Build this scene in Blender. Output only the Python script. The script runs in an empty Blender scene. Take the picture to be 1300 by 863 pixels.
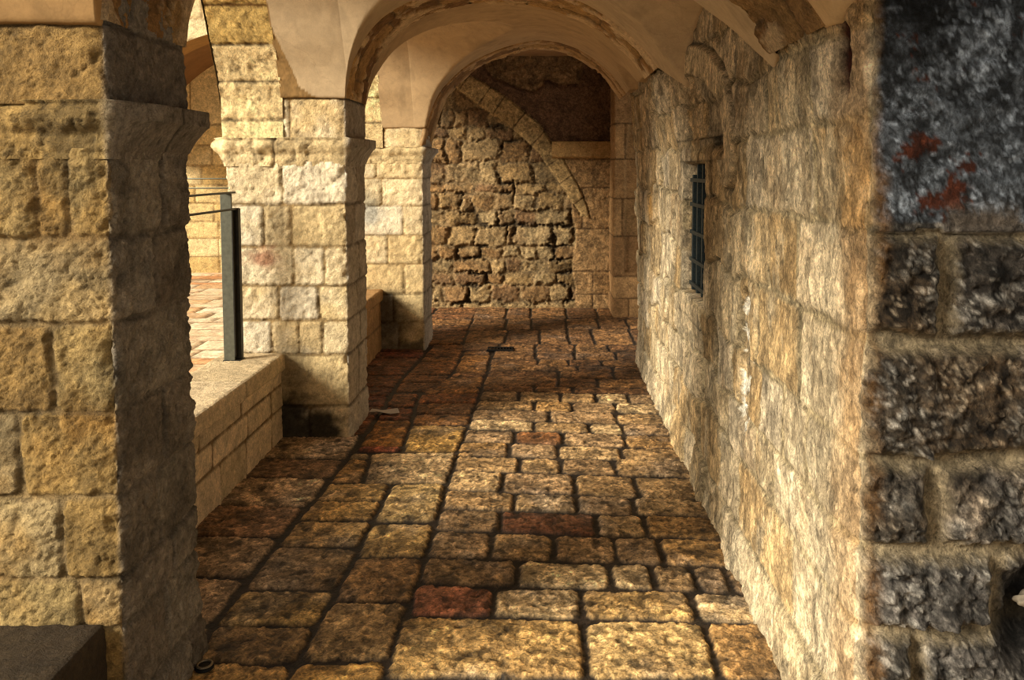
import bpy, bmesh, math, random
import numpy as np
from mathutils import Vector

C = bpy.context.scene.collection
PI = math.pi

# ------------------------------------------------------------------ noise
_rs = np.random.RandomState(7)
_perm = _rs.permutation(256).astype(np.int64)
_perm = np.concatenate([_perm, _perm, _perm])
_g = _rs.normal(size=(256, 3)); _g /= np.linalg.norm(_g, axis=1)[:, None]
_g = _g.astype(np.float32)

def perlin(x, y, z):
    x = np.asarray(x, np.float32); y = np.asarray(y, np.float32); z = np.asarray(z, np.float32)
    xi = np.floor(x).astype(np.int64); yi = np.floor(y).astype(np.int64); zi = np.floor(z).astype(np.int64)
    xf = x - xi; yf = y - yi; zf = z - zi
    xi &= 255; yi &= 255; zi &= 255
    u = xf*xf*xf*(xf*(xf*6-15)+10); v = yf*yf*yf*(yf*(yf*6-15)+10); w = zf*zf*zf*(zf*(zf*6-15)+10)
    def gr(a, b, c):
        h = _perm[_perm[_perm[xi+a]+yi+b]+zi+c]
        g = _g[h]
        return g[..., 0]*(xf-a)+g[..., 1]*(yf-b)+g[..., 2]*(zf-c)
    x00 = gr(0, 0, 0)*(1-u)+gr(1, 0, 0)*u; x10 = gr(0, 1, 0)*(1-u)+gr(1, 1, 0)*u
    x01 = gr(0, 0, 1)*(1-u)+gr(1, 0, 1)*u; x11 = gr(0, 1, 1)*(1-u)+gr(1, 1, 1)*u
    return ((x00*(1-v)+x10*v)*(1-w)+(x01*(1-v)+x11*v)*w)*1.6

def fbm(P, f, o=4, g=0.5, off=0.0, st=(1, 1, 1)):
    s = 0; a = 1.0; n = 0
    for k in range(o):
        s = s+a*perlin(P[:, 0]*f*st[0]+off+k*17.3, P[:, 1]*f*st[1]+off*1.7+k*5.1, P[:, 2]*f*st[2]-off+k*9.7)
        n += a; a *= g; f *= 2.03
    return s/n*1.3

def sst(a, b, x):
    t = np.clip((x-a)/(b-a), 0, 1)
    return t*t*(3-2*t)

def hsh(i, k=0):
    v = np.sin(np.asarray(i, np.float64)*12.9898+k*78.233+3.1)*43758.5453
    return v-np.floor(v)

def lin(c):
    return np.array([((v/255.0)/12.92 if v/255.0 <= 0.04045 else ((v/255.0+0.055)/1.055)**2.4) for v in c])

# ------------------------------------------------------------------ stone layouts: each returns inside-distance, id, u, v
class Courses:
    def __init__(self, rows):                       # rows: (t0, t1, [joint s ...]) sorted upwards
        self.rows = rows
    def __call__(self, s, t):
        d = np.full(s.shape, 0.001); idn = np.zeros(s.shape); U = np.zeros(s.shape); V = np.zeros(s.shape)
        tb = np.array([r[0] for r in self.rows]+[self.rows[-1][1]])
        r = np.clip(np.searchsorted(tb, t, side='right')-1, 0, len(self.rows)-1)
        for k, (t0, t1, js) in enumerate(self.rows):
            m = r == k
            if not m.any(): continue
            jb = np.array([-50.0]+sorted(js)+[50.0])
            sm = s[m]; tm = t[m]
            c = np.searchsorted(jb, sm, side='right')-1
            c = np.clip(c, 0, len(jb)-2)
            a = jb[c]; b = jb[c+1]
            a2 = np.where(a < -40, b-.5, a); b2 = np.where(b > 40, a+.5, b)
            ds = np.minimum(sm-a, b-sm); dt = np.minimum(tm-t0, t1-tm)
            rr = 0.03
            q1 = np.maximum(rr-ds, 0); q2 = np.maximum(rr-dt, 0)
            dd = np.where((ds < rr) & (dt < rr), rr-np.sqrt(q1*q1+q2*q2), np.minimum(ds, dt))
            d[m] = dd; idn[m] = k*61+c+1
            U[m] = (sm-(a2+b2)/2)/np.maximum(b2-a2, .05)*2; V[m] = (tm-(t0+t1)/2)/(t1-t0)*2
        return d, idn, np.clip(U, -1, 1), np.clip(V, -1, 1)

def auto_rows(ts, s0, s1, wmin, wmax, seed, explicit=None):
    R = random.Random(seed); rows = []
    for k in range(len(ts)-1):
        js = []
        if explicit and k in explicit: js = list(explicit[k])
        lo = s0 if not js else None
        if not js:
            x = s0+R.uniform(.15, 1)*wmin
            while x < s1:
                js.append(x); x += R.uniform(wmin, wmax)
        rows.append((ts[k], ts[k+1], js))
    return rows

class Quads:
    def __init__(self, quads): self.q = quads        # each: four (x, y) corners counter-clockwise
    def __call__(self, s, t):
        d = np.full(s.shape, -0.05); idn = np.zeros(s.shape); U = np.zeros(s.shape); V = np.zeros(s.shape)
        for k, q in enumerate(self.q):
            q = np.array(q); lo = q.min(0)-.02; hi = q.max(0)+.02
            ix = np.nonzero((s > lo[0]) & (s < hi[0]) & (t > lo[1]) & (t < hi[1]))[0]
            if len(ix) == 0: continue
            ds = []
            for i in range(4):
                a = q[i]; b = q[(i+1) % 4]; e = b-a; L = math.hypot(*e)
                if L < 1e-4: continue
                ds.append(((-(e[1]))*(s[ix]-a[0])+e[0]*(t[ix]-a[1]))/L)
            ds = np.sort(np.array(ds), axis=0)
            m1 = ds[0]; m2 = ds[1]; rr = .045
            dd = np.where((m1 < rr) & (m2 < rr), rr-np.sqrt(np.maximum(rr-m1, 0)**2+np.maximum(rr-m2, 0)**2), m1)
            up = dd > d[ix]
            j = ix[up]; d[j] = dd[up]; idn[j] = k+1
            c = q.mean(0); w = (hi-lo)/2
            U[j] = (s[j]-c[0])/w[0]; V[j] = (t[j]-c[1])/w[1]
        return d, idn, np.clip(U, -1, 1), np.clip(V, -1, 1)

# ------------------------------------------------------------------ mesh sheets
def link(name, me, mat, parent=None):
    o = bpy.data.objects.new(name, me); C.objects.link(o)
    if mat: me.materials.append(mat)
    if parent is not None: o.parent = parent
    return o

def grid_mesh(name, P, ns, nt, col, closed=False, flip=False):
    n = ns*nt
    me = bpy.data.meshes.new(name)
    i = np.arange(ns if closed else ns-1); j = np.arange(nt-1)
    I, J = np.meshgrid(i, j, indexing='ij'); I = I.ravel(); J = J.ravel()
    I2 = (I+1) % ns
    q = np.stack([I*nt+J, I2*nt+J, I2*nt+J+1, I*nt+J+1], 1)
    if flip: q = q[:, ::-1]
    nf = len(q)
    me.vertices.add(n); me.vertices.foreach_set('co', P.astype(np.float32).ravel())
    me.loops.add(nf*4); me.loops.foreach_set('vertex_index', q.astype(np.int32).ravel())
    me.polygons.add(nf)
    me.polygons.foreach_set('loop_start', (np.arange(nf)*4).astype(np.int32))
    me.polygons.foreach_set('loop_total', np.full(nf, 4, np.int32))
    me.polygons.foreach_set('use_smooth', np.ones(nf, bool))
    me.update(calc_edges=True)
    if col is not None:
        at = me.color_attributes.new('Col', 'FLOAT_COLOR', 'POINT')
        c4 = np.ones((n, 4), np.float32); c4[:, :3] = np.clip(col, 0, 1)
        at.data.foreach_set('color', c4.ravel())
    return me

def palette(idn, pal, wts=None, seed=0):
    h = hsh(idn, seed+.37); pal = np.array([lin(p) for p in pal])
    w = np.ones(len(pal)) if wts is None else np.array(wts, float)
    cw = np.cumsum(w/w.sum()); k = np.searchsorted(cw, h*.9999)
    return pal[np.clip(k, 0, len(pal)-1)]*(0.88+0.24*hsh(idn, seed+1.9))[:, None]

def stone(P, s, t, layout, jw=.012, jd=.012, rw=.02, rag=.006, warp=0., wf=2., offs=.006, tilt=.004, pillow=.0,
          rough=.006, rf=14., fine=.002, pal=None, wts=None, mort=(120, 100, 70), seed=0, pits=0.35, streak=(1, 1, 1), line=.45):
    """displacement and colour of a stone surface at world points P with sheet coordinates s, t"""
    if warp:
        s = s+warp*fbm(P, wf, 3, off=3+seed); t = t+warp*fbm(P, wf, 3, off=31+seed)
    d, idn, U, V = layout(s, t)
    d = d+rag*fbm(P, 28., 3, .6, off=seed)*1.6+rag*.8*fbm(P, 9., 2, off=seed+4)
    e = sst(-rw*.35, rw*.65, d-jw/2)
    big = fbm(P, rf, 4, .55, off=11+seed, st=streak); sm = fbm(P, rf*4.5, 3, .6, off=23+seed, st=streak)
    amp = .45+1.1*hsh(idn, 5)
    disp = e*(offs*(hsh(idn, 2)-.5)*2+tilt*(U*(hsh(idn, 3)-.5)+V*(hsh(idn, 4)-.5))*2-pillow*(U*U*U*U*.6+V*V*V*V*.6)
              + rough*amp*big+fine*sm) - jd*(1-e)+(1-e)*.3*fine*sm
    pit = sst(.22, .5, fbm(P, 22., 3, .6, off=41+seed))*pits
    disp = disp-e*pit*.008
    c = palette(idn, pal, wts, seed)
    c2 = palette(idn, pal, wts, seed+3)
    mix = sst(-.25, .45, fbm(P, 3.3, 4, .6, off=53+seed))[:, None]
    c = c*(1-.55*mix)+c2*.55*mix
    lum = 1+.34*fbm(P, 6., 5, .65, off=61+seed, st=streak)+.22*fbm(P, 24., 3, .7, off=5+seed, st=streak)
    c = c*np.clip(lum, .35, 1.7)[:, None]
    c = c*(1-.55*pit)[:, None]
    m = lin(mort)*(1+.25*fbm(P, 12., 3, off=71+seed))[:, None]
    c = m*(1-e)[:, None]+c*e[:, None]
    c = c*(1-line*near(d, .004, .006)*(.4+.6*sst(-.2, .3, fbm(P, 3., 2, off=81+seed))))[:, None]
    return disp, c, e, idn

def meshg(S, T):
    a, b = np.meshgrid(S, T, indexing='ij'); return a.ravel(), b.ravel()

def spaced(a, b, h0, h1=None):
    """samples from a to b, step h0 at a growing to h1 at b"""
    h1 = h1 or h0; out = [a]; x = a
    while x < b-1e-6:
        f = (x-a)/(b-a); x += h0+(h1-h0)*f; out.append(min(x, b))
    return np.array(out)

# ------------------------------------------------------------------ materials
def stone_mat(name, rough=.85, b1=.5, b2=.35, f1=45., f2=150., con=.55, spec=.25, dist=.012, tint=(1, 1, 1), stretch=(1, 1, 1), patch=.3, pscale=7, crack=.4, cscale=5):
    m = bpy.data.materials.new(name); m.use_nodes = True; nt = m.node_tree; N = nt.nodes; L = nt.links
    for n in list(N): N.remove(n)
    out = N.new('ShaderNodeOutputMaterial'); bs = N.new('ShaderNodeBsdfPrincipled'); L.new(bs.outputs[0], out.inputs[0])
    at = N.new('ShaderNodeVertexColor'); at.layer_name = 'Col'
    tc = N.new('ShaderNodeTexCoord'); mp = N.new('ShaderNodeMapping'); mp.inputs['Scale'].default_value = stretch
    L.new(tc.outputs['Object'], mp.inputs[0])
    n1 = N.new('ShaderNodeTexNoise'); n1.inputs['Scale'].default_value = f1; n1.inputs['Detail'].default_value = 8; n1.inputs['Roughness'].default_value = .68
    n1.inputs['Distortion'].default_value = .6
    n2 = N.new('ShaderNodeTexNoise'); n2.inputs['Scale'].default_value = f2; n2.inputs['Detail'].default_value = 4; n2.inputs['Roughness'].default_value = .6
    n3 = N.new('ShaderNodeTexNoise'); n3.inputs['Scale'].default_value = f1*.3; n3.inputs['Detail'].default_value = 9; n3.inputs['Roughness'].default_value = .75
    for n in (n1, n2, n3): L.new(mp.outputs[0], n.inputs['Vector'])
    def mr(src, a, b, lo, hi):
        r = N.new('ShaderNodeMapRange'); L.new(src, r.inputs[0]); r.inputs[1].default_value = a; r.inputs[2].default_value = b
        r.inputs[3].default_value = lo; r.inputs[4].default_value = hi; return r.outputs[0]
    def mul(a, b):
        r = N.new('ShaderNodeMath'); r.operation = 'MULTIPLY'; L.new(a, r.inputs[0]); L.new(b, r.inputs[1]); return r.outputs[0]
    v = mul(mr(n1.outputs['Fac'], .38, .63, 1-con, 1+con*.75), mr(n3.outputs['Fac'], .36, .64, 1-con*.6, 1+con*.5))
    v = mul(v, mr(n2.outputs['Fac'], .36, .64, 1-con*.5, 1+con*.4))
    # worn patches with hard edges, dark specks and hairline cracks
    def noise(sc_, det, ro, di=0):
        n = N.new('ShaderNodeTexNoise'); n.inputs['Scale'].default_value = sc_; n.inputs['Detail'].default_value = det
        n.inputs['Roughness'].default_value = ro; n.inputs['Distortion'].default_value = di; L.new(mp.outputs[0], n.inputs['Vector']); return n.outputs['Fac']
    if patch:
        v = mul(v, mr(noise(pscale, 12, .72, .4), .50, .545, 1+patch*.25, 1-patch))
        v = mul(v, mr(noise(f1*1.6, 3, .55), .62, .68, 1, 1-patch*1.2))
    if crack:
        r = N.new('ShaderNodeMath'); r.operation = 'SUBTRACT'; L.new(noise(cscale, 6, .6, .3), r.inputs[0]); r.inputs[1].default_value = .5
        r2 = N.new('ShaderNodeMath'); r2.operation = 'ABSOLUTE'; L.new(r.outputs[0], r2.inputs[0])
        crk = mr(r2.outputs[0], .0, .006, 1-crack, 1); v = mul(v, crk)
    mx = N.new('ShaderNodeVectorMath'); mx.operation = 'SCALE'; L.new(at.outputs[0], mx.inputs[0]); L.new(v, mx.inputs['Scale'])
    mt = N.new('ShaderNodeVectorMath'); mt.operation = 'MULTIPLY'; L.new(mx.outputs[0], mt.inputs[0]); mt.inputs[1].default_value = tint
    L.new(mt.outputs[0], bs.inputs['Base Color'])
    bs.inputs['Roughness'].default_value = rough
    bs.inputs['Specular IOR Level'].default_value = spec
    bp = N.new('ShaderNodeBump'); bp.inputs['Strength'].default_value = b1; bp.inputs['Distance'].default_value = dist; L.new(n1.outputs['Fac'], bp.inputs['Height'])
    bq = N.new('ShaderNodeBump'); bq.inputs['Strength'].default_value = b2; bq.inputs['Distance'].default_value = dist*.35; L.new(n2.outputs['Fac'], bq.inputs['Height'])
    L.new(bp.outputs[0], bq.inputs['Normal']); L.new(bq.outputs[0], bs.inputs['Normal'])
    return m

def plain_mat(name, col, rough=.6, metal=0., bump=.15, scale=60., var=.25, spec=.4):
    m = bpy.data.materials.new(name); m.use_nodes = True; nt = m.node_tree; N = nt.nodes; L = nt.links
    bs = N['Principled BSDF']; tc = N.new('ShaderNodeTexCoord')
    n1 = N.new('ShaderNodeTexNoise'); n1.inputs['Scale'].default_value = scale; n1.inputs['Detail'].default_value = 6; L.new(tc.outputs['Object'], n1.inputs['Vector'])
    cr = N.new('ShaderNodeValToRGB'); c = lin(col)
    cr.color_ramp.elements[0].position = .3; cr.color_ramp.elements[1].position = .7
    cr.color_ramp.elements[0].color = (*(c*(1-var)), 1); cr.color_ramp.elements[1].color = (*np.clip(c*(1+var), 0, 1), 1)
    L.new(n1.outputs['Fac'], cr.inputs[0]); L.new(cr.outputs[0], bs.inputs['Base Color'])
    bs.inputs['Roughness'].default_value = rough; bs.inputs['Metallic'].default_value = metal; bs.inputs['Specular IOR Level'].default_value = spec
    bp = N.new('ShaderNodeBump'); bp.inputs['Strength'].default_value = bump; bp.inputs['Distance'].default_value = .003
    L.new(n1.outputs['Fac'], bp.inputs['Height']); L.new(bp.outputs[0], bs.inputs['Normal'])
    return m

M = dict(
    lime=stone_mat('limestone', b1=1., b2=.8, f1=55, f2=190, con=.27, dist=.018, patch=.14, pscale=11, crack=.35),
    cream=stone_mat('cream_limestone', b1=.9, b2=.7, f1=60, f2=190, con=.20, dist=.016, patch=.10, pscale=11, crack=.3),
    rubble=stone_mat('rubble', b1=.8, b2=.6, f1=30, f2=90, con=.45, dist=.02),
    wall=stone_mat('worn_wall', patch=.28, pscale=8, crack=.45, cscale=4, b1=1., b2=.8, f1=48, f2=170, con=.45, dist=.02, stretch=(1, 1, .7)),
    floor=stone_mat('paving', patch=.42, pscale=6, crack=.4, b1=.8, b2=.6, f1=34, f2=130, con=.6, rough=.62, spec=.4, dist=.012),
    plaster=stone_mat('plaster', b1=.12, b2=.12, f1=12, f2=120, con=.08, dist=.01, rough=.8, patch=.05, pscale=3, crack=.12, cscale=1.1),
    arch=stone_mat('arch_skin', b1=.5, b2=.4, f1=40, f2=140, con=.2, patch=.18, pscale=9, crack=.3),
    court=stone_mat('court_paving', patch=.12, crack=.1, b1=.4, b2=.2, f1=14, f2=60, con=.3, dist=.01),
    iron=plain_mat('painted_iron', (38, 48, 50), .55, .3, .3, 90, .45),
    steel=plain_mat('grey_steel', (92, 92, 80), .5, .6, .15, 40, .2),
    darksteel=plain_mat('dark_steel', (44, 42, 36), .5, .5, .15, 40, .3),
    paper=plain_mat('paper_scrap', (190, 180, 170), .8, 0, .2, 60, .1),
    cap=plain_mat('metal_disc', (120, 108, 88), .45, .7, .2, 120, .3),
    black=plain_mat('cast_iron', (14, 12, 10), .6, .4, .3, 120, .3),
)
LIME = [(238, 220, 184), (228, 206, 164), (218, 192, 144), (234, 218, 188), (222, 196, 146), (212, 184, 134)]
GOLD = [(178, 152, 100), (170, 138, 82), (162, 128, 74), (182, 158, 114)]

def setp(o, label=None, cat=None, group=None, kind=None):
    if label: o['label'] = label
    if cat: o['category'] = cat
    if group: o['group'] = group
    if kind: o['kind'] = kind
    return o

def empty(name, loc=(0, 0, 0)):
    o = bpy.data.objects.new(name, None); C.objects.link(o); o.location = loc; return o

# ------------------------------------------------------------------ generic: sheet along a path (polyline in plan) x height
def rounded_path(pts, r, closed, h):
    """dense samples along a plan polyline with rounded corners: returns s, xy, normal(left-hand side)"""
    pts = [np.array(p, float) for p in pts]; n = len(pts); out = []
    rng = range(n) if closed else range(n)
    for i in rng:
        p = pts[i]
        if not closed and i in (0, n-1): out.append(p); continue
        a = pts[i-1]; b = pts[(i+1) % n]
        u = (a-p)/np.linalg.norm(a-p); v = (b-p)/np.linalg.norm(b-p)
        p0 = p+u*r; p1 = p+v*r
        for k in range(5):
            f = k/4; out.append((1-f)**2*p0+2*f*(1-f)*p+f*f*p1)
    if closed: out.append(out[0])
    out = np.array(out); seg = np.linalg.norm(np.diff(out, axis=0), axis=1)
    keep = np.concatenate([[True], seg > 1e-6]); out = out[keep]
    seg = np.linalg.norm(np.diff(out, axis=0), axis=1); cs = np.concatenate([[0], np.cumsum(seg)])
    return out, cs

def path_eval(out, cs, s):
    x = np.interp(s, cs, out[:, 0]); y = np.interp(s, cs, out[:, 1])
    e = .012
    xa = np.interp(s-e, cs, out[:, 0]); xb = np.interp(s+e, cs, out[:, 0]); ya = np.interp(s-e, cs, out[:, 1]); yb = np.interp(s+e, cs, out[:, 1])
    tx = xb-xa; ty = yb-ya; L = np.hypot(tx, ty)+1e-9
    return x, y, -ty/L, tx/L

def near(a, b, w): return np.exp(-((a-b)/w)**2)

# ================================================================== FLOOR
A_ROWS = [
((2.42, 2.42), (2.754, 2.754), [-.54, -.02, .35]),
((2.754, 2.754), (3.167, 3.104), [-0.54, 0.15, 0.6]), ((3.167, 3.104), (3.417, 3.33), [-0.53, -0.2, 0.15, 0.59]),
((3.417, 3.33), (3.654, 3.561), [-0.52, -0.11, 0.28, 0.46, 0.63, 0.77]), ((3.654, 3.561), (3.941, 3.822), [-0.52, -0.24, 0.04, 0.32, 0.53]),
((3.941, 3.822), (4.189, 4.077), [-0.52, -0.21, 0.25, 0.49]), ((4.189, 4.077), (4.444, 4.297), [-0.52, -0.15, 0.17, 0.46]),
((4.444, 4.297), (4.743, 4.619), [-0.52, -0.23, 0.17, 0.5]), ((4.743, 4.619), (4.982, 4.881), [-0.52, -0.14, 0.1, 0.41]),
((4.982, 4.881), (5.246, 5.105), [-0.52, -0.21, 0.09, 0.47]), ((5.246, 5.105), (5.499, 5.354), [-0.51, -0.18, 0.12, 0.51]),
((5.499, 5.354), (5.728, 5.578), [-0.5, -0.06, 0.3, 0.52]), ((5.728, 5.578), (5.963, 5.842), [-0.5, 0.04, 0.5]),
((5.963, 5.842), (6.21, 6.082), [-0.49, -0.07, 0.21, 0.52]), ((6.21, 6.082), (6.461, 6.359), [-0.48, -0.19, 0.13, 0.39, 0.63]),
((6.461, 6.359), (6.656, 6.525), [-0.48, -0.07, 0.23]), ((6.656, 6.525), (6.94, 6.816), [-0.48, 0.12, 0.43]),
((6.94, 6.816), (7.143, 7.07), [-0.48, 0.12, 0.58]), ((7.143, 7.07), (7.36, 7.259), [-0.47, 0.29, 0.59]),
((7.36, 7.259), (7.612, 7.477), [-0.47, -0.05, 0.22, 0.51]), ((7.612, 7.477), (7.911, 7.85), [-0.47, -0.07, 0.29, 0.66]),
((7.911, 7.85), (8.255, 8.166), [-0.78, -.42, -0.07, 0.3, 0.62]), ((8.255, 8.166), (8.922, 9.0), [-0.79, -0.38, -0.04, 0.25, 0.5, 0.9]),
((8.922, 9.0), (9.62, 9.62), [-0.8, -0.41, -0.13, 0.25, 0.6, 0.92]), ((9.62, 9.62), (10.6, 10.6), [-0.82, -0.44, -0.15, 0.27, 0.63])]
quads = []; qcol = {}
def addq(x0a, x0b, x1a, x1b, y0l, y0r, y1l, y1r, col=None):
    quads.append(((x0a, y0l), (x1a, y0r), (x1b, y1r), (x0b, y1l)))
    if col is not None: qcol[len(quads)] = col
def yl(pair, x): return pair[0]+(pair[1]-pair[0])*(x+.54)/1.39
RED = (170, 112, 82); ORA = (160, 110, 66); BRN = (120, 78, 46); TAN = (196, 160, 100); LT = (214, 188, 140)
special = {(2, 0): RED, (5, 1): (122, 80, 54), (10, 1): ORA, (1, 0): (206, 170, 108), (1, 1): (206, 176, 120), (2, 1): LT, (2, 2): (204, 170, 110), (3, 1): LT, (3, 0): (150, 124, 88)}
for k, (b0, b1, js) in enumerate(A_ROWS):
    js = js+[1.15 if k > 20 else .95]
    for i in range(len(js)-1):
        a, b = js[i], js[i+1]
        c = special.get((k, i))
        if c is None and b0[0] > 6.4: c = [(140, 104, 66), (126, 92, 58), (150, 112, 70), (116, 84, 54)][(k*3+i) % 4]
        addq(a, a, b, b, yl(b0, a), yl(b0, b), yl(b1, a), yl(b1, b), c)
mainX = lambda y: float(np.interp(y, [2.7, 3.4, 4.8, 6.2, 7.9, 7.95, 10.6], [-.55, -.517, -.52, -.484, -.469, -.78, -.82]))
j2 = lambda y: float(np.interp(y, [2.75, 3.26, 3.68, 4.5335, 4.536, 5.038, 5.04, 5.6, 6.11, 6.42, 6.43, 7.466, 8.03, 8.9], [-.864, -.84, -.83, -.825, -.98, -1.044, -.85, -.889, -.924, -.94, -.79, -.742, -.751, -.78]))
j3 = lambda y: float(np.interp(y, [2.7, 3.13, 3.8, 4.4, 5.126, 5.26, 6.03, 6.7, 7.08, 7.75, 8.0, 10.6], [-1.24, -1.234, -1.217, -1.175, -1.144, -1.154, -1.132, -1.163, -1.134, -1.087, -1.08, -1.08]))
def strip(ys, fl_, fr, cols, tiltf=0., split=None):
    for k in range(len(ys)-1):
        y0, y1 = ys[k], ys[k+1]; e = .004
        a0, a1, b0, b1 = fl_(y0+e), fl_(y1-e), fr(y0+e), fr(y1-e)
        c = cols[k % len(cols)] if cols else None
        addq(a0, a1, b0, b1, y0, y0-tiltf, y1, y1-tiltf, c)
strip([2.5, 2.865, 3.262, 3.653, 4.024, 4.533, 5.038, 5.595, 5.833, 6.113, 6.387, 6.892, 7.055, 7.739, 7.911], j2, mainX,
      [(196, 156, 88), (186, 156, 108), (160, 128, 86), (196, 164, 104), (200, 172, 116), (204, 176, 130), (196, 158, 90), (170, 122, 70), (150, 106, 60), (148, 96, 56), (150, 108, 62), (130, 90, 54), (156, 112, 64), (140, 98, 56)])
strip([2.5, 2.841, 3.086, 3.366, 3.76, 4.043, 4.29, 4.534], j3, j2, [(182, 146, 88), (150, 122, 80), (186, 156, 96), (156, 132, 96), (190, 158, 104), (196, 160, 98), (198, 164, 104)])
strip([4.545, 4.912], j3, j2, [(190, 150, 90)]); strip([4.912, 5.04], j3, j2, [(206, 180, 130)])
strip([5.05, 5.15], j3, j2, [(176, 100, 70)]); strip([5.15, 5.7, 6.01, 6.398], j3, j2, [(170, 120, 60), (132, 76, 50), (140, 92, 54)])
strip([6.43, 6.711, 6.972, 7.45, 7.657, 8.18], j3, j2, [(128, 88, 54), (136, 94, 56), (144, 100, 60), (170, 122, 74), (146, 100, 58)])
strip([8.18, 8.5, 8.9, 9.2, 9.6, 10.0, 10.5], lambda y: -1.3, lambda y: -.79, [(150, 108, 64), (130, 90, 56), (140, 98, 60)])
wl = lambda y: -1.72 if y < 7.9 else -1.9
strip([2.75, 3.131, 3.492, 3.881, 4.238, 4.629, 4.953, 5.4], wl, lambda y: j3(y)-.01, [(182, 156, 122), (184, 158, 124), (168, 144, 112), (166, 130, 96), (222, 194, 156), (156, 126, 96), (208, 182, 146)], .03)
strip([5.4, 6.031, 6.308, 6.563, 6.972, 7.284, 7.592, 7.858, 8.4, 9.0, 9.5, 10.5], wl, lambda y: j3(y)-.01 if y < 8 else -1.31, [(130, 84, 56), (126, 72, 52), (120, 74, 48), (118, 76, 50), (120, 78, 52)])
QL = Quads(quads)

def build_floor():
    xs = spaced(-1.75, 1.2, .0075); ys = spaced(2.55, 10.45, .0075, .022)
    s, t = meshg(xs, ys); P = np.stack([s, t, np.zeros_like(s)], 1)
    FP = [(202, 172, 124), (190, 158, 110), (174, 146, 108), (210, 184, 138), (166, 138, 100), (192, 154, 98)]
    w1 = .012*fbm(P, 2.2, 3, off=3); w2 = .012*fbm(P, 2.2, 3, off=9)
    d, idn, U, V = QL(s+w1, t+w2)
    d = d+.010*fbm(P, 30, 3, .65, off=2)+.010*fbm(P, 8, 3, off=8)
    e = sst(.009, .022, d)
    big = fbm(P, 5, 4, .55, off=12); sm = fbm(P, 20, 4, .6, off=13); fi = fbm(P, 70, 2, .6, off=16)
    layer = np.abs(fbm(P, 9, 4, .6, off=33))
    pit = sst(.25, .5, fbm(P, 17, 3, .6, off=77))
    disp = e*(.006*(hsh(idn, 2)-.5)+.007*(U*(hsh(idn, 3)-.5)+V*(hsh(idn, 4)-.5))-.006*(U**6+V**6)+.005*big+.0035*sm+.0018*fi-.004*sst(.10, .14, layer))-.017*(1-e)-e*pit*.005
    c = palette(idn, FP, None, 4)
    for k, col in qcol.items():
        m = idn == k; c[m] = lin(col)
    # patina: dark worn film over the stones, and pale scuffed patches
    w = sst(-.12, .22, fbm(P, 3.6, 7, .78, off=91))
    c = c*(1-.48*w[:, None])+lin((96, 74, 50))*.48*w[:, None]
    gpat = sst(.05, .5, fbm(P, 2.3, 4, .6, off=101))[:, None]
    c = c*(1-.35*gpat)+c.mean(1)[:, None]*np.array([1.02, .98, .9])*.35*gpat
    pal2 = sst(.08, .28, fbm(P, 9, 6, .8, off=111))[:, None]*sst(.0, .02, idn*0+1)[:, None]
    c = c*(1+.6*pal2)*(1-.30*sst(.10, .14, layer))[:, None]
    c = c*(1-.55*pit)[:, None]
    hole = sst(.34, .42, fbm(P, 11, 2, .5, off=131))[:, None]
    c = c*(1-.6*hole)
    mo = lin((40, 32, 24))*(1+.5*fbm(P, 14, 4, .6, off=21))[:, None]
    dirt = sst(.75, .95, 0*s+1)
    c = mo*(1-e)[:, None]+c*e[:, None]
    # darker, noise-edged strips along the right wall foot and the left parapet foot
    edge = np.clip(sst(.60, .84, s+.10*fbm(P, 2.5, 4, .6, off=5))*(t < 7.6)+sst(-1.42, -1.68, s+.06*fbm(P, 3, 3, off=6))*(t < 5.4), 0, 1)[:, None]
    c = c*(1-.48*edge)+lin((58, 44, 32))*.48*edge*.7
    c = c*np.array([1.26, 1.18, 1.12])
    P[:, 2] = disp-.004
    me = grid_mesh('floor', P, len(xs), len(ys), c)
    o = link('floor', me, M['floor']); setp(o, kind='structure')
    # plain paving behind and under the camera
    xs = spaced(-1.75, 2.8, .05); ys = spaced(-4, 2.56, .05)
    s, t = meshg(xs, ys); P = np.stack([s, t, np.full_like(s, -.02)], 1)
    L = Courses(auto_rows(list(np.arange(-4, 3, .33)), -2, 3, .35, .6, 5))
    dsp, c, e, i = stone(P, s, t, L, jw=.03, jd=.02, pal=FP, mort=(40, 32, 24), seed=3)
    P[:, 2] += dsp
    o = link('floor', grid_mesh('floor_near', P, len(xs), len(ys), c), M['floor']); setp(o, kind='structure')
build_floor()

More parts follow.
